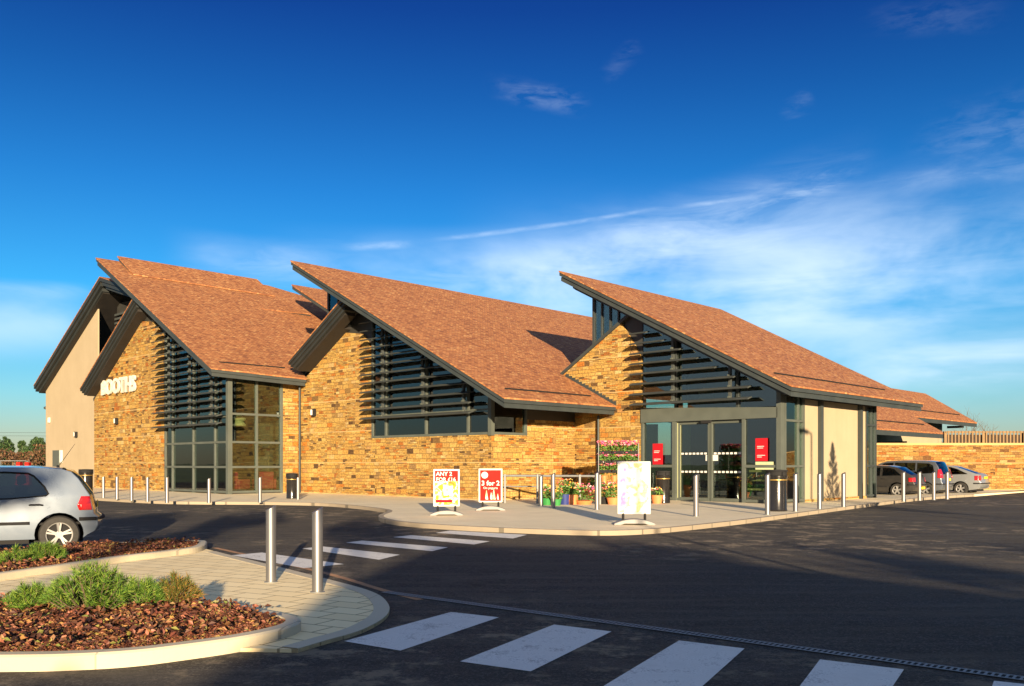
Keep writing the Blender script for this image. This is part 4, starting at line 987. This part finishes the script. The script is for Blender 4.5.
# ------------------------------------------------------------------ things behind the cafe glass
def chair(u, v, label, rz, sc=1.0):
    t = thing('cafe_chair', label, 'chair', tuple(wp(u, v, .13)), ROT+rz, 'cafe chairs behind the glass'); t.scale = (sc,)*3
    for x in (-.2, .2):
        for y in (-.2, .2):
            b = MB(); b.box(x-.02, x+.02, y-.02, y+.02, 0, .45 if y < 0 else 1.0); b.build('leg', 'chair_wood', t)
    b = MB(); b.box(-.23, .23, -.23, .23, .452, .49); b.build('seat', 'chair_wood', t, bevel=.01)
    b = MB()
    for z in (.62, .76, .90): b.box(-.18, .18, .185, .215, z, z+.06)
    b.build('backrest', 'chair_wood', t)
chair(-27.3, -7.9, 'pale wooden chair behind the left panes of the cafe window', R(180))
chair(-24.9, -7.9, 'pale wooden chair behind the third pane of the cafe window', R(160))
def armchair(u, v, label, rz):
    t = thing('armchair', label, 'armchair', tuple(wp(u, v, .13)), ROT+rz, 'red armchairs')
    b = MB(); b.box(-.36, .36, -.36, .30, .18, .45); b.build('seat', 'red_seat', t, bevel=.04)
    b = MB(); b.box(-.38, .38, .30, .44, .18, 1.0); b.build('backrest', 'red_seat', t, bevel=.04)
    for s in (-1, 1): b = MB(); b.box(s*.44-.075, s*.44+.075, -.34, .40, .18, .65); b.build('armrest', 'red_seat', t, bevel=.03)
    for x in (-.34, .34):
        for y in (-.3, .34): b = MB(); b.box(x-.02, x+.02, y-.02, y+.02, 0, .179); b.build('leg', 'black', t)
armchair(-23.9, -7.7, 'red armchair behind the left side pane of the cafe corner', R(200))
armchair(-23.8, -6.3, 'red armchair behind the right side pane of the cafe corner', R(250))
def pendant(u, v, zt, zb_, label):
    t = thing('pendant_lamp', label, 'pendant lamp', tuple(wp(u, v, zb_)))
    b = MB(); b.tube([(0, 0, .5), (0, 0, zt-zb_)], .012, 6); b.build('cord', 'black', t)
    b = MB(); b.lathe([(.30, 0), (.33, .05), (.22, .22), (.30, .30), (.32, .36), (.10, .52), (.04, .55)], 20); b.build('lamp_shade', 'shade', t, True)
pendant(-23.7, -7.7, 5.4, 3.3, 'pale pendant lamp hanging behind the cafe corner glass')
pendant(-26.2, -6.5, 6.6, 3.5, 'pale pendant lamp further back behind the cafe gable glass')
pendant(-4.0, 1.6, 5.2, 4.0, 'orange pendant lamp behind the glass above the entrance') 

for k, (u_, v_, c_) in enumerate(((-3.9, 2.2, 'pinkflower'), (-2.3, 2.6, 'mixflower'), (-.9, 2.0, 'mixflower'))):
    t = thing('produce_stand', ('left', 'middle', 'right')[k]+' tiered stand of fresh goods behind the entrance glass', 'display stand', tuple(wp(u_, v_, .13)), ROT, 'display stands inside the entrance')
    for q in range(3):
        b = MB(); b.box(-.55, .55, -.3+q*.3, -.02+q*.3, .35+q*.35, .43+q*.35); b.build('shelf', 'chair_wood', t)
        r = random.Random(k*9+q); leaf_mesh('produce', [(r.uniform(-.5, .5), -.28+q*.3+r.random()*.26, .46+q*.35+r.random()*.14) for _ in range(90)], [r.uniform(.03, .06) for _ in range(90)], c_ if q % 2 else 'plant', t, 1, k*3+q)
    for x_ in (-.5, .5): b = MB(); b.box(x_-.03, x_+.03, -.25, .55, 0, .349); b.build('leg', 'black', t)

# ------------------------------------------------------------------ cars
def car(name, label, cat, loc, yaw, paint, top, belt, L, W, H, wheels, rw, wins, glass_top, group=None, tail=None, plate=None, detail=False, sill=.24, rimmat='alloy', trim_z=.48):
    """nose towards +x; top = outline over the roof from rear bumper bottom to front bumper bottom"""
    root = thing(name, label, cat, loc, yaw, group)
    def wf(x, z):
        t = min(1, abs(2*x/L)); k = 1-.13*t**6
        if z <= belt: k *= 1-.045*((z-.55)/.35)**2 if z < .55 else 1-.02*((z-.55)/(belt-.55))**2
        else: k *= .98-.17*((z-belt)/(H-belt))**1.2
        return W/2*k
    bottom = []
    for xc in sorted(wheels, reverse=True):
        ra = rw+.055; bottom += [(xc+ra*math.cos(a), max(sill, rw+ra*math.sin(a))) for a in [R(-14)+k*R(208)/14 for k in range(15)]]
    outline = list(top)+bottom
    def side_mesh(loops, off, sign, thick=0):
        b = bmesh.new()
        es = []
        for lp in loops:
            vs = [b.verts.new((x, 0, z)) for x, z in lp]; es += [b.edges.new((vs[i], vs[(i+1) % len(vs)])) for i in range(len(vs))]
        bmesh.ops.triangle_fill(b, edges=es, use_beauty=True, use_dissolve=False)
        for k in range(int(L/.12)+1):
            bmesh.ops.bisect_plane(b, geom=b.verts[:]+b.edges[:]+b.faces[:], plane_co=(-L/2+k*.12, 0, 0), plane_no=(1, 0, 0))
        for k in range(int(H/.09)+1):
            bmesh.ops.bisect_plane(b, geom=b.verts[:]+b.edges[:]+b.faces[:], plane_co=(0, 0, .1+k*.09), plane_no=(0, 0, 1))
        for v in b.verts: v.co.y = sign*(wf(v.co.x, v.co.z)+off)
        bmesh.ops.recalc_face_normals(b, faces=b.faces)
        return b
    holes = wins
    # shell: both sides and the strip over the top
    b = MB(); b.b.free(); b.b = bmesh.new()
    for sg in (1, -1):
        s = side_mesh([outline]+holes, 0, sg); me = bpy.data.meshes.new('tmp'); s.to_mesh(me); s.free(); b.b.from_mesh(me); bpy.data.meshes.remove(me)
    cols = [-1, -.88, -.66, -.33, 0, .33, .66, .88, 1]
    T = []
    for (xa, za), (xb, zb_) in zip(top, top[1:]):
        n = max(1, int(math.hypot(xb-xa, zb_-za)/.15)); T += [(xa+(xb-xa)*k/n, za+(zb_-za)*k/n) for k in range(n)]
    T.append(top[-1])
    def pt(x, z, c):
        w_ = wf(x, z); bul = 1-c*c; e = min(1, abs(2*x/L))**4
        return (x+math.copysign(.09, x)*e*bul, c*w_, z+(.035*bul if z > belt-.12 else 0))
    gl = MB()
    for (xa, za), (xb, zb_) in zip(T, T[1:]):
        xm = (xa+xb)/2; zm = (za+zb_)/2; isg = any(g0 < xm < g1 and zm > belt-.05 for g0, g1 in glass_top)
        for c0, c1 in zip(cols, cols[1:]):
            q = [pt(xa, za, c0), pt(xb, zb_, c0), pt(xb, zb_, c1), pt(xa, za, c1)]
            (gl if isg and abs(c0+c1)/2 < .9 else b).poly(q)
    bmesh.ops.remove_doubles(b.b, verts=b.b.verts, dist=.004); bmesh.ops.remove_doubles(gl.b, verts=gl.b.verts, dist=.002)
    body = b.build('body', paint, root, True); gl.build('windscreen', 'car_glass', root, True, keepn=False)
    me = body.data; vn = [Vector(v.normal) for v in me.vertices]
    for i, v in enumerate(me.vertices):
        x, y, z = v.co
        if abs(abs(y)-wf(x, z)) < .003:
            e = .02; dwx = (wf(x+e, z)-wf(x-e, z))/(2*e); dwz = (wf(x, z+e)-wf(x, z-e))/(2*e)
            nn = Vector((-dwx, 1, -dwz)).normalized(); nn.y *= math.copysign(1, y)
            vn[i] = nn
    me.normals_split_custom_set_from_vertices([tuple(q) for q in vn])
    for sg in (1, -1):
        for h in holes:
            s = side_mesh([h], -.014, sg); m_ = MB(); m_.b.free(); m_.b = s; m_.build('side_window', 'car_glass', root, True)
            pts = [(x, sg*(wf(x, z)+.001), z) for x, z in h]; m_ = MB(); m_.tube(pts+[pts[0]], .013, 5); m_.build('window_seal', 'black', root, True)
    # underbody and cabin
    b = MB(); b.box(-L/2+.25, L/2-.25, -W/2+.28, W/2-.28, .18, .50); b.box(-L/2+.12, L/2-.15, -W/2+.08, W/2-.08, .48, .52)
    b.box(wheels[0]+.45, wheels[1]-.45, -W/2+.06, W/2-.06, .18, .3); b.build('underbody', 'black', root)
    b = MB()
    for x in (.35, -.55):
        if x < top[0][0]: continue
        for y in (-.36, .36): b.box(x-.25, x+.25, y-.24, y+.24, .5, .62); b.box(x-.30, x-.18, y-.22, y+.22, .6, 1.12); b.box(x-.28, x-.20, y-.12, y+.12, 1.14, 1.30)
    b.build('seats', 'black', root, bevel=.03)
    wn = 0
    for xc in wheels:
        for sg in (1, -1):
            wh = bpy.data.objects.new('wheel', None); COL.objects.link(wh); wh.parent = root; wh.location = (xc, sg*(W/2-.12), rw); wh.rotation_euler = (0, 0, 0 if sg < 0 else math.pi)
            wd = .10
            b = MB(); b.lathe([(rw*.66, -wd), (rw*.93, -wd), (rw, -wd*.7), (rw, wd*.7), (rw*.93, wd), (rw*.66, wd)], 32, axis='Y', close=True); b.build('tyre', 'rubber', wh, True)
            b = MB(); b.lathe([(rw*.66, -wd*.86), (rw*.69, -wd*.96), (rw*.60, -wd*.80), (rw*.58, -wd*.2), (rw*.60, wd*.9), (rw*.66, wd*.9)], 32, axis='Y', close=True)
            for k in range(5):
                a = 2*math.pi*k/5+.3
                for da in (-.16, .16):
                    p, q = Vector((math.cos(a+da)*rw*.14, -wd*.70, math.sin(a+da)*rw*.14)), Vector((math.cos(a+da*.9)*rw*.62, -wd*.78, math.sin(a+da*.9)*rw*.62)); b.bar(p, q, .035, .03)
            b.lathe([(rw*.2, -wd*.86), (rw*.2, -wd*.5)], 16, axis='Y'); b.build('rim', rimmat, wh, True)
            b = MB(); b.lathe([(rw*.57, -wd*.45), (rw*.57, -wd*.35)], 20, axis='Y'); b.build('brake_backing', 'black', wh)
    def patch(nm, poly, mm, off=.006, both=True):
        for sg in ((1, -1) if both else (1,)):
            s = side_mesh([poly], off, sg); m_ = MB(); m_.b.free(); m_.b = s; o = m_.build(nm, mm, root, True)
            sm = o.modifiers.new('solid', 'SOLIDIFY'); sm.thickness = .012; sm.offset = -1
    xr = top[0][0]
    if tail:
        patch('tail_light', tail, 'taillight', .008)
        zs_ = [z for _, z in tail]; z0_, z1_ = min(zs_), max(zs_)
        def rx(z):
            for (xa, za), (xb, zb_) in zip(top, top[1:]):
                if min(za, zb_) <= z <= max(za, zb_) and xa < -.5: return xa+(xb-xa)*(z-za)/((zb_-za) or 1)
            return xr
        for sg in (1, -1):
            b = MB(); q = []
            for z in (z0_, (z0_+z1_)/2, z1_):
                q.append([b.b.verts.new((pt(rx(z), z, c)[0]-.012, sg*abs(pt(rx(z), z, c)[1]), pt(rx(z), z, c)[2])) for c in (1, .88, .72)])
            for r0, r1 in zip(q, q[1:]):
                for i in range(2): b.b.faces.new([r0[i], r0[i+1], r1[i+1], r1[i]])
            b.build('tail_light', 'taillight', root, True)
        zp = plate or (z0_+z1_)/2-.05
        b = MB(); xx = pt(rx(zp), zp, 0)[0]; b.box(xx-.03, xx-.012, -.26, .26, zp-.055, zp+.055); b.build('number_plate', 'yellow_plate', root)
    # dark bump strips and gaps
    st = lambda x0, x1, z0, z1_: [(x0, z0), (x1, z0), (x1, z1_), (x0, z1_)]
    patch('side_trim', st(wheels[0]+rw+.12, wheels[1]-rw-.12, trim_z-.025, trim_z+.025), 'black', .012)
    patch('bumper_strip', st(-L/2+.03, -L/2+.30, .54, .60), 'black', .012)
    b = MB(); zz = .57; pr = [(pt(-L/2+.02, zz, c)) for c in (-1, -.66, -.33, 0, .33, .66, 1)]; b.tube([(p[0]-.01, p[1], p[2]) for p in pr], .03, 6); b.build('bumper_strip', 'black', root, True)
    for sg in (1, -1):
        for xg in ((.98, -.02), (-.02,))[0] if detail else (.95, 0):
            pl = [(xg+(.0 if z < .8 else 0), sg*(wf(xg, z)+.0005), z) for z in [sill+.05+k*(belt-sill-.06)/8 for k in range(9)]]
            b = MB(); b.tube(pl, .005, 4); b.build('door_gap', 'black', root)
        b = MB(); xh = wheels[0]+(.34 if detail else .62); b.tube([(xh-.10, sg*(wf(xh, .82)+.005), .815), (xh-.05, sg*(wf(xh, .82)+.035), .825), (xh+.06, sg*(wf(xh, .82)+.035), .825), (xh+.10, sg*(wf(xh, .82)+.005), .82)], .014, 6); b.build('door_handle', 'black', root, True)
        hx = L/2-.02
        b = MB(); b.lathe([(.10, 0), (.11, .03), (.06, .06)], 12, (L/2-.20, sg*(W/2-.30), .62), 'Z'); b.build('headlight', 'lamp_lens', root, True)
        b = MB(); b.obox((top[-1][0]-1.25, sg*(W/2+.06), belt+.03), (.10, .16, .12), Matrix.Identity(3).to_quaternion()); b.build('door_mirror', paint, root, bevel=.02)
    return root, wf
# the silver hatchback at the left edge
def mirror_hatch():
    L, W, H = 4.0, 1.73, 1.44; wr_ = -1.40
    top = [(-1.82, .30), (-1.93, .36), (-1.98, .46), (-1.97, .60), (-1.91, .65), (-1.90, .75), (-1.85, .96), (-1.68, 1.24), (-1.57, 1.36), (-1.42, 1.41), (-1.0, 1.435), (-.4, 1.44), (.1, 1.42), (.38, 1.36), (1.02, 1.0), (1.3, .94), (1.7, .84), (1.9, .74), (1.98, .58), (1.98, .36), (1.86, .24)]
    w1 = [(-1.52, .985), (-1.62, 1.10), (-1.72, 1.26), (-.60, 1.385), (-.05, 1.375), (-.05, .93), (-.7, .93)]
    w1 = [(-1.20, .97), (-1.24, 1.00), (-1.18, 1.12), (-1.02, 1.30), (-.94, 1.345), (-.60, 1.365), (-.06, 1.355), (-.04, .915), (-.7, .93)]
    w2 = [(.06, .91), (.06, 1.35), (.34, 1.30), (.90, .985), (.90, .91)]
    tail = [(-1.90, .72), (-1.70, .72), (-1.67, .80), (-1.73, .955), (-1.86, .955)]
    th = R(25); c = Vector((-7.62, 14.9, 0)); hd = Vector((-math.cos(th), -math.sin(th), 0)); yaw = math.atan2(hd.y, hd.x); lat = Vector((-hd.y, hd.x, 0))
    # camera sees the side facing -Y: that is the car's left side for this heading
    org = c-hd*wr_-lat*(W/2-.1)
    r, wf = car('hatchback_car', 'silver blue three door hatchback cut by the left edge of the photo', 'car', tuple(org), yaw, 'silver_blue', top, .93, L, W, H, (-1.40, 1.12), .315, [w1, w2], [(-1.86, -1.42), (.42, .98)], None, tail, .80, True, .25, 'alloy', .52)
    b = MB(); b.tube([(-1.36, 0, 1.46), (-1.62, 0, 1.86)], [.006, .003], 6); b.lathe([(.03, 0), (.02, .04)], 10, (-1.35, 0, 1.44)); b.build('antenna', 'black', r, True)
    return r
mirror_hatch()
def heading(pw, wr_, W):          # cars parked nose away along the facade direction; pw = ground point under the near rear wheel
    hd = -U; yaw = math.atan2(hd.y, hd.x); lat = Vector((-hd.y, hd.x, 0)); return tuple(pw-hd*wr_-lat*(W/2-.1)), yaw
GC = 'cars parked by the boundary wall'
top_b = [(-1.85, .28), (-2.02, .34), (-2.05, .58), (-1.98, .66), (-1.95, .92), (-1.85, 1.0), (-1.25, 1.33), (-.9, 1.40), (-.3, 1.42), (.3, 1.38), (1.0, 1.0), (1.7, .85), (2.0, .72), (2.05, .4), (1.95, .25)]
lo, yw = heading(gpt(897.6, 497.2), -1.30, 1.70)
car('parked_hatchback', 'black hatchback parked closest to the cream wall', 'car', lo, yw, 'dark_paint', top_b, .92, 4.12, 1.70, 1.42, (-1.30, 1.28), .31,
    [[(-1.50, .98), (-1.15, 1.27), (-.95, 1.32), (-.62, 1.34), (-.62, .95)], [(-.54, .95), (-.54, 1.34), (.25, 1.32), (.85, .99), (.85, .95)]], [(-1.82, -1.27), (.36, .95)], GC, [(-2.0, .70), (-1.80, .70), (-1.78, .88), (-1.95, .88)], .42)
top_m = [(-1.95, .28), (-2.10, .34), (-2.14, .60), (-2.08, .66), (-2.06, 1.0), (-1.92, 1.35), (-1.78, 1.58), (-1.5, 1.63), (-.4, 1.66), (.4, 1.62), (.7, 1.54), (1.45, 1.06), (1.9, .92), (2.1, .75), (2.14, .4), (2.02, .25)]
lo, yw = heading(gpt(926, 496.2), -1.42, 1.75)
car('people_carrier', 'blue grey people carrier parked between the black and silver cars', 'car', lo, yw, 'grey_paint', top_m, 1.0, 4.3, 1.75, 1.66, (-1.42, 1.28), .32,
    [[(-1.80, 1.08), (-1.72, 1.42), (-1.55, 1.52), (-1.02, 1.55), (-1.02, 1.03)], [(-.94, 1.03), (-.94, 1.55), (.0, 1.56), (.0, 1.03)], [(.08, 1.03), (.08, 1.56), (.5, 1.53), (1.15, 1.10), (1.15, 1.03)]], [(-2.03, -1.80), (.76, 1.40)], GC, [(-2.10, .85), (-1.93, .85), (-1.93, 1.25), (-1.98, 1.25)], .78)
top_s = [(-1.95, .28), (-2.13, .34), (-2.18, .60), (-2.12, .68), (-2.10, .96), (-1.95, 1.03), (-1.45, 1.22), (-1.0, 1.38), (-.5, 1.43), (.1, 1.42), (.45, 1.36), (1.15, 1.0), (1.8, .86), (2.12, .72), (2.18, .4), (2.05, .25)]
lo, yw = heading(gpt(961, 495), -1.32, 1.72)
car('parked_saloon', 'silver fastback parked rightmost beside the boundary wall', 'car', lo, yw, 'silver_paint', top_s, .94, 4.38, 1.72, 1.45, (-1.32, 1.36), .31,
    [[(-1.62, 1.02), (-1.15, 1.25), (-.85, 1.34), (-.60, 1.36), (-.60, .98)], [(-.52, .98), (-.52, 1.36), (.35, 1.33), (.95, 1.01), (.95, .97)]], [(-1.9, -1.1), (.52, 1.1)], GC, [(-2.13, .72), (-1.93, .72), (-1.93, .94), (-2.08, .94)], .84)

# ------------------------------------------------------------------ distance: trees, field fence, wires
def leaf_tree(name, label, loc, h, cr, n, m, trunk_h=.2, seed=1, group=None, leaf=.3, cat='tree', conic=False, branches=0, blobs=9):
    t = thing(name, label, cat, loc, 0, group); r = random.Random(seed)
    b = MB(); b.tube([(0, 0, 0), (r.uniform(-.1, .1), 0, h*.4), (0, 0, h*.85)], [h*.03, h*.02, h*.006], 7)
    tips = []
    for k in range(branches or 8):
        z = h*(trunk_h+.6*(1-trunk_h)*r.random()); a = r.uniform(0, 6.28); q = Vector((math.cos(a)*cr*.8, math.sin(a)*cr*.8, z+cr*.6*r.random()))
        b.tube([(0, 0, z), q*.5+Vector((0, 0, z*.5)), q], [h*.010, h*.006, h*.002], 5); tips.append(q)
    b.build('trunk', 'bark', t, True)
    pts = []; sz = []
    cl_ = []
    for k in range(blobs):
        f = r.random(); z = h*(trunk_h+(1-trunk_h)*f); rr = cr*((1-f) if conic else math.sqrt(max(0, 1-(2*f-1)**2)))
        a = r.uniform(0, 6.28); cl_.append((Vector((math.cos(a)*rr*.55, math.sin(a)*rr*.55, z)), max(.15, rr*.55)))
    for k in range(n):
        c, q = cl_[k % blobs]; d_ = Vector((r.gauss(0, 1), r.gauss(0, 1), r.gauss(0, .8))); d_.normalize()
        pts.append(c+d_*q*r.random()**.4); sz.append(leaf*r.uniform(.5, 1.2))
    leaf_mesh('crown', pts, sz, m, t, 1.0, seed); return t
dT = 230
for i, (x, yt, wpx, lab) in enumerate([(4, 438.5, 9, 'dark green tree at the far left edge of the field'), (22, 442, 5.5, 'smallest round tree between the two bigger field trees'), (38, 438.5, 8.5, 'tall rounded green tree nearest the cream gable')]):
    h = 1.5+(462.5-yt)*dT/F+.6; leaf_tree('field_tree', lab, ((x-CX)/F*dT, dT, 0), h, wpx*dT/F*1.1, 3200, 'conifer', .02, 11+i, 'green trees beyond the field', .36, blobs=34)
r_ = random.Random(5); pts = []; sz = []
for k in range(9000):
    X = r_.uniform(-175, -95); top_ = 4.7+1.4*noise.noise((X*.12, 0, 0))+(1.6 if X > -118 else 0); pts.append((X, dT-10+r_.uniform(-3, 3), top_*r_.random()**.7)); sz.append(r_.uniform(.15, .4))
tag(leaf_mesh('woodland_belt', pts, sz, 'thicket', None, 2.0, 5), 'brown leafless thicket along the far edge of the field', 'thicket', None, 'stuff')
pf = thing('goal_frame', 'small grey sports goal frame standing on the distant field', 'goal frame', (-62, 110, 0))
b = MB(); 
b.tube([(-1.6, 0, 0), (-1.6, 0, 1.9), (1.6, 0, 1.9), (1.6, 0, 0)], .06, 6); b.build('goal_post', 'steel_dull', pf)
b = MB(); b.tube([(-1.6, 0, 1.9), (-1.6, 1.2, 0)], .04, 6); b.tube([(1.6, 0, 1.9), (1.6, 1.2, 0)], .04, 6); b.build('back_stay', 'steel_dull', pf)
for k, (x, lab) in enumerate(((19.5, 'left red plastic barrier glimpsed above the hatchback roof'), (28, 'right red plastic barrier glimpsed above the hatchback roof'))):
    D = 60; t = thing('road_barrier', lab, 'barrier', ((x-CX)/F*D, D, 0), 0, 'red plastic barriers')
    b = MB(); b.prism([(-.22, -.2, 0), (.22, -.2, 0), (.16, -.2, .3), (.12, -.2, 1.62), (-.12, -.2, 1.62), (-.16, -.2, .3)], (0, .4, 0)); b.build('barrier_body', 'red2', t, bevel=.02)
    b = MB(); b.box(-.24, .24, -.24, .24, -.001, .07); b.build('foot', 'black', t)
for k, (x, y, lab) in enumerate(((-150, 200, 'left wooden pole carrying the thin wires over the field'), (-40, 190, 'wooden pole carrying the thin wires behind the building'))):
    t = thing('utility_pole', lab, 'utility pole', (x, y, 0), 0, 'poles of the overhead line'); b = MB(); b.tube([(0, 0, 0), (0, 0, 9.6)], [.16, .11], 8); b.build('pole', 'bark', t, True)
    b = MB(); b.box(-.9, .9, -.06, .06, 9.0, 9.12); b.build('crossarm', 'bark', t)
b = MB()
for dy in (0, .8):
    b.tube([Vector((-150, 200, 9.2-dy*.9)).lerp(Vector((-40, 190, 9.2-dy*.9)), k/12)-Vector((0, 0, 1.6*4*(k/12)*(1-k/12)*.5)) for k in range(13)], .035, 4)
tag(b.build('overhead_wire', 'black'), 'pair of thin overhead wires crossing the sky above the field', 'wire')
# bare trees beyond the right fence
def bare_tree(name, label, loc, h, seed, depth=5, spread=.55, r0=None, group=None, twigs=True, leaves=0, leafm='thicket', clear=.3, lsize=.06, br=None):
    t = thing(name, label, 'tree', loc, 0, group); r = random.Random(seed); b = MB(); b2 = MB(); ends = []
    def grow(p, d, ln, rad, lv):
        q = p+d*ln+Vector((r.gauss(0, .04), r.gauss(0, .04), 0))*ln; (b if lv < 2 else b2).tube([p, (p+q)/2+Vector((r.gauss(0, .03), r.gauss(0, .03), 0))*ln, q], [rad, rad*.85, rad*.65], 5 if lv > 1 else 8, False)
        if lv >= depth: ends.append(q); return
        if lv > 1: ends.append(q)
        for _ in range(3 if lv > 0 else 4):
            nd = (d+Vector((r.gauss(0, spread), r.gauss(0, spread), abs(r.gauss(.15, .3))))).normalized(); grow(q.lerp(p, r.uniform(0, .35) if (lv or br is None) else r.uniform(0, .08)), nd, (br if (br and lv == 0) else ln)*r.uniform(.55, .8), rad*.6, lv+1)
    grow(Vector((0, 0, 0)), Vector((0, 0, 1)), h*clear, r0 or h*.018, 0)
    b.build('trunk', 'bark', t, True); b2.build('crown', 'bark', t)
    if leaves:
        pts = []; sz = []
        for k in range(leaves):
            c = ends[k % len(ends)]; pts.append(c+Vector((r.gauss(0, .25), r.gauss(0, .25), r.gauss(0, .2)))); sz.append(r.uniform(.6, 1.3)*lsize)
        leaf_mesh('leaves', pts, sz, leafm, t, .8, seed)
    return t
D = 95
for k, (x, h, lab) in enumerate(((950, 6.3, 'small leafless tree behind the fence beside the annexe roof'), (968, 8.0, 'taller leafless tree showing above the fence'), (985, 7.0, 'rightmost leafless tree showing above the fence'))):
    bare_tree('bare_tree', lab, ((x-CX)/F*D, D, 0), h, 30+k, 4, .45, .05, 'leafless trees beyond the fence', clear=.34)

# ------------------------------------------------------------------ what stands behind and beside the camera and shades the forecourt
nh = thing('neighbouring_building', 'gabled brick house across the road behind the viewer', 'house', (0, -18, 0))
prof = [(2.75, 0), (2.75, 4.75), (4.3, 5.6), (7.6, 5.4), (10.4, 4.45), (15, 3.0), (15, 0)]
b = MB(); b.prism([(x, 0, z) for x, z in prof], (0, -9, 0)); b.build('wall', plain('red_brick', (.25, .10, .06), .85, 0, .2, 4), nh)
b = MB(); b.prism([(x, .02, z) for x, z in [(2.55, 4.7), (4.3, 5.65), (7.6, 5.45), (10.4, 4.5), (15.4, 2.9), (15.4, 3.06), (10.4, 4.65), (7.6, 5.6), (4.3, 5.8), (2.55, 4.85)]], (0, -9.3, 0)); b.build('roof', 'slate', nh)
for x in (4.2, 8.2, 12.2):
    b = MB(); b.box(x-.6, x+.6, .004, .06, 1.0, 2.2); f_ = b.build('window', 'white', nh); b = MB(); b.box(x-.5, x+.5, .062, .07, 1.1, 2.1); b.build('window_pane', 'black_gloss', f_)
r_ = random.Random(9); pts = []; sz = []
for k in range(15000):
    X = r_.uniform(-26, 2.6); tp_ = 4.15+.30*noise.noise((X*.8, 0, 3)); pts.append((X, -20+r_.uniform(-.7, .7), tp_*(r_.random()**.8))); sz.append(r_.uniform(.09, .2))
hd_ = leaf_mesh('clipped_hedge', pts, sz, 'hedge', None, 1.0, 9); tag(hd_, 'long dark hedge across the road behind the viewer', 'hedge')
k = 0
for x, h, br_, nl_ in ((-9.0, 7.7, 1.3, 260), (-5.6, 7.6, 1.4, 260), (-2.2, 7.7, 1.4, 260), (1.2, 7.6, 1.2, 240), (4.4, 7.5, .75, 160)):
    bare_tree('roadside_tree', f'{("first", "second", "third", "fourth", "last")[k]} young tree from the left in the row behind the hedge', (x, -29, 0), h, 50+k, 4, .75, .07, 'young roadside trees behind the hedge', True, nl_, 'thicket', 1.0, .27, br_); k += 1
k = 0
for x, y, h in ((9.5, -30, 7.0), (13.0, -30, 6.6), (16.5, -30, 6.6), (20.5, -30, 6.4)):
    bare_tree('car_park_tree', f'{("left", "second", "third", "rightmost")[k]} young tree behind the viewer on the right', (x, y, 0), h, 70+k, 4, .8, .06, 'young trees behind the viewer', True, 160, 'thicket', 1.0, .22, .9); k += 1
needle_plant('young_pine', 'slim young pine beside the road right of the view', (14.4, 21.1, 0), 4.45, 1.25, 130, seed=44, tall=True, nl=.16, cat='tree', per=60, width=.009)
def lamp_post(x, y, h, lab, arm=(-1.0, 0)):
    t = thing('lamp_post', lab, 'lamp post', (x, y, 0), 0, 'car park lamp posts')
    b = MB(); b.lathe([(.09, 0), (.09, 1.0), (.06, 1.05), (.045, h)], 14); b.build('column', 'steel_dull', t, True)
    b = MB(); b.tube([(0, 0, h-.05), (arm[0]*.5, arm[1]*.5, h+.02), (arm[0]*.8, arm[1]*.8, h)], .035, 8); b.build('arm', 'steel_dull', t, True)
    b = MB(); b.box(arm[0]*.8-.45, arm[0]*.8+.15, -.16, .16, h-.08, h+.05); b.build('lamp_head', 'metal', t, bevel=.03)
lamp_post(14.26, 12.96, 5.95, 'grey lamp post right of the view that shades the cream wall', (-.45, 0))
lamp_post(7.2, -6, 6.0, 'grey lamp post behind the viewer', (-.6, 0))
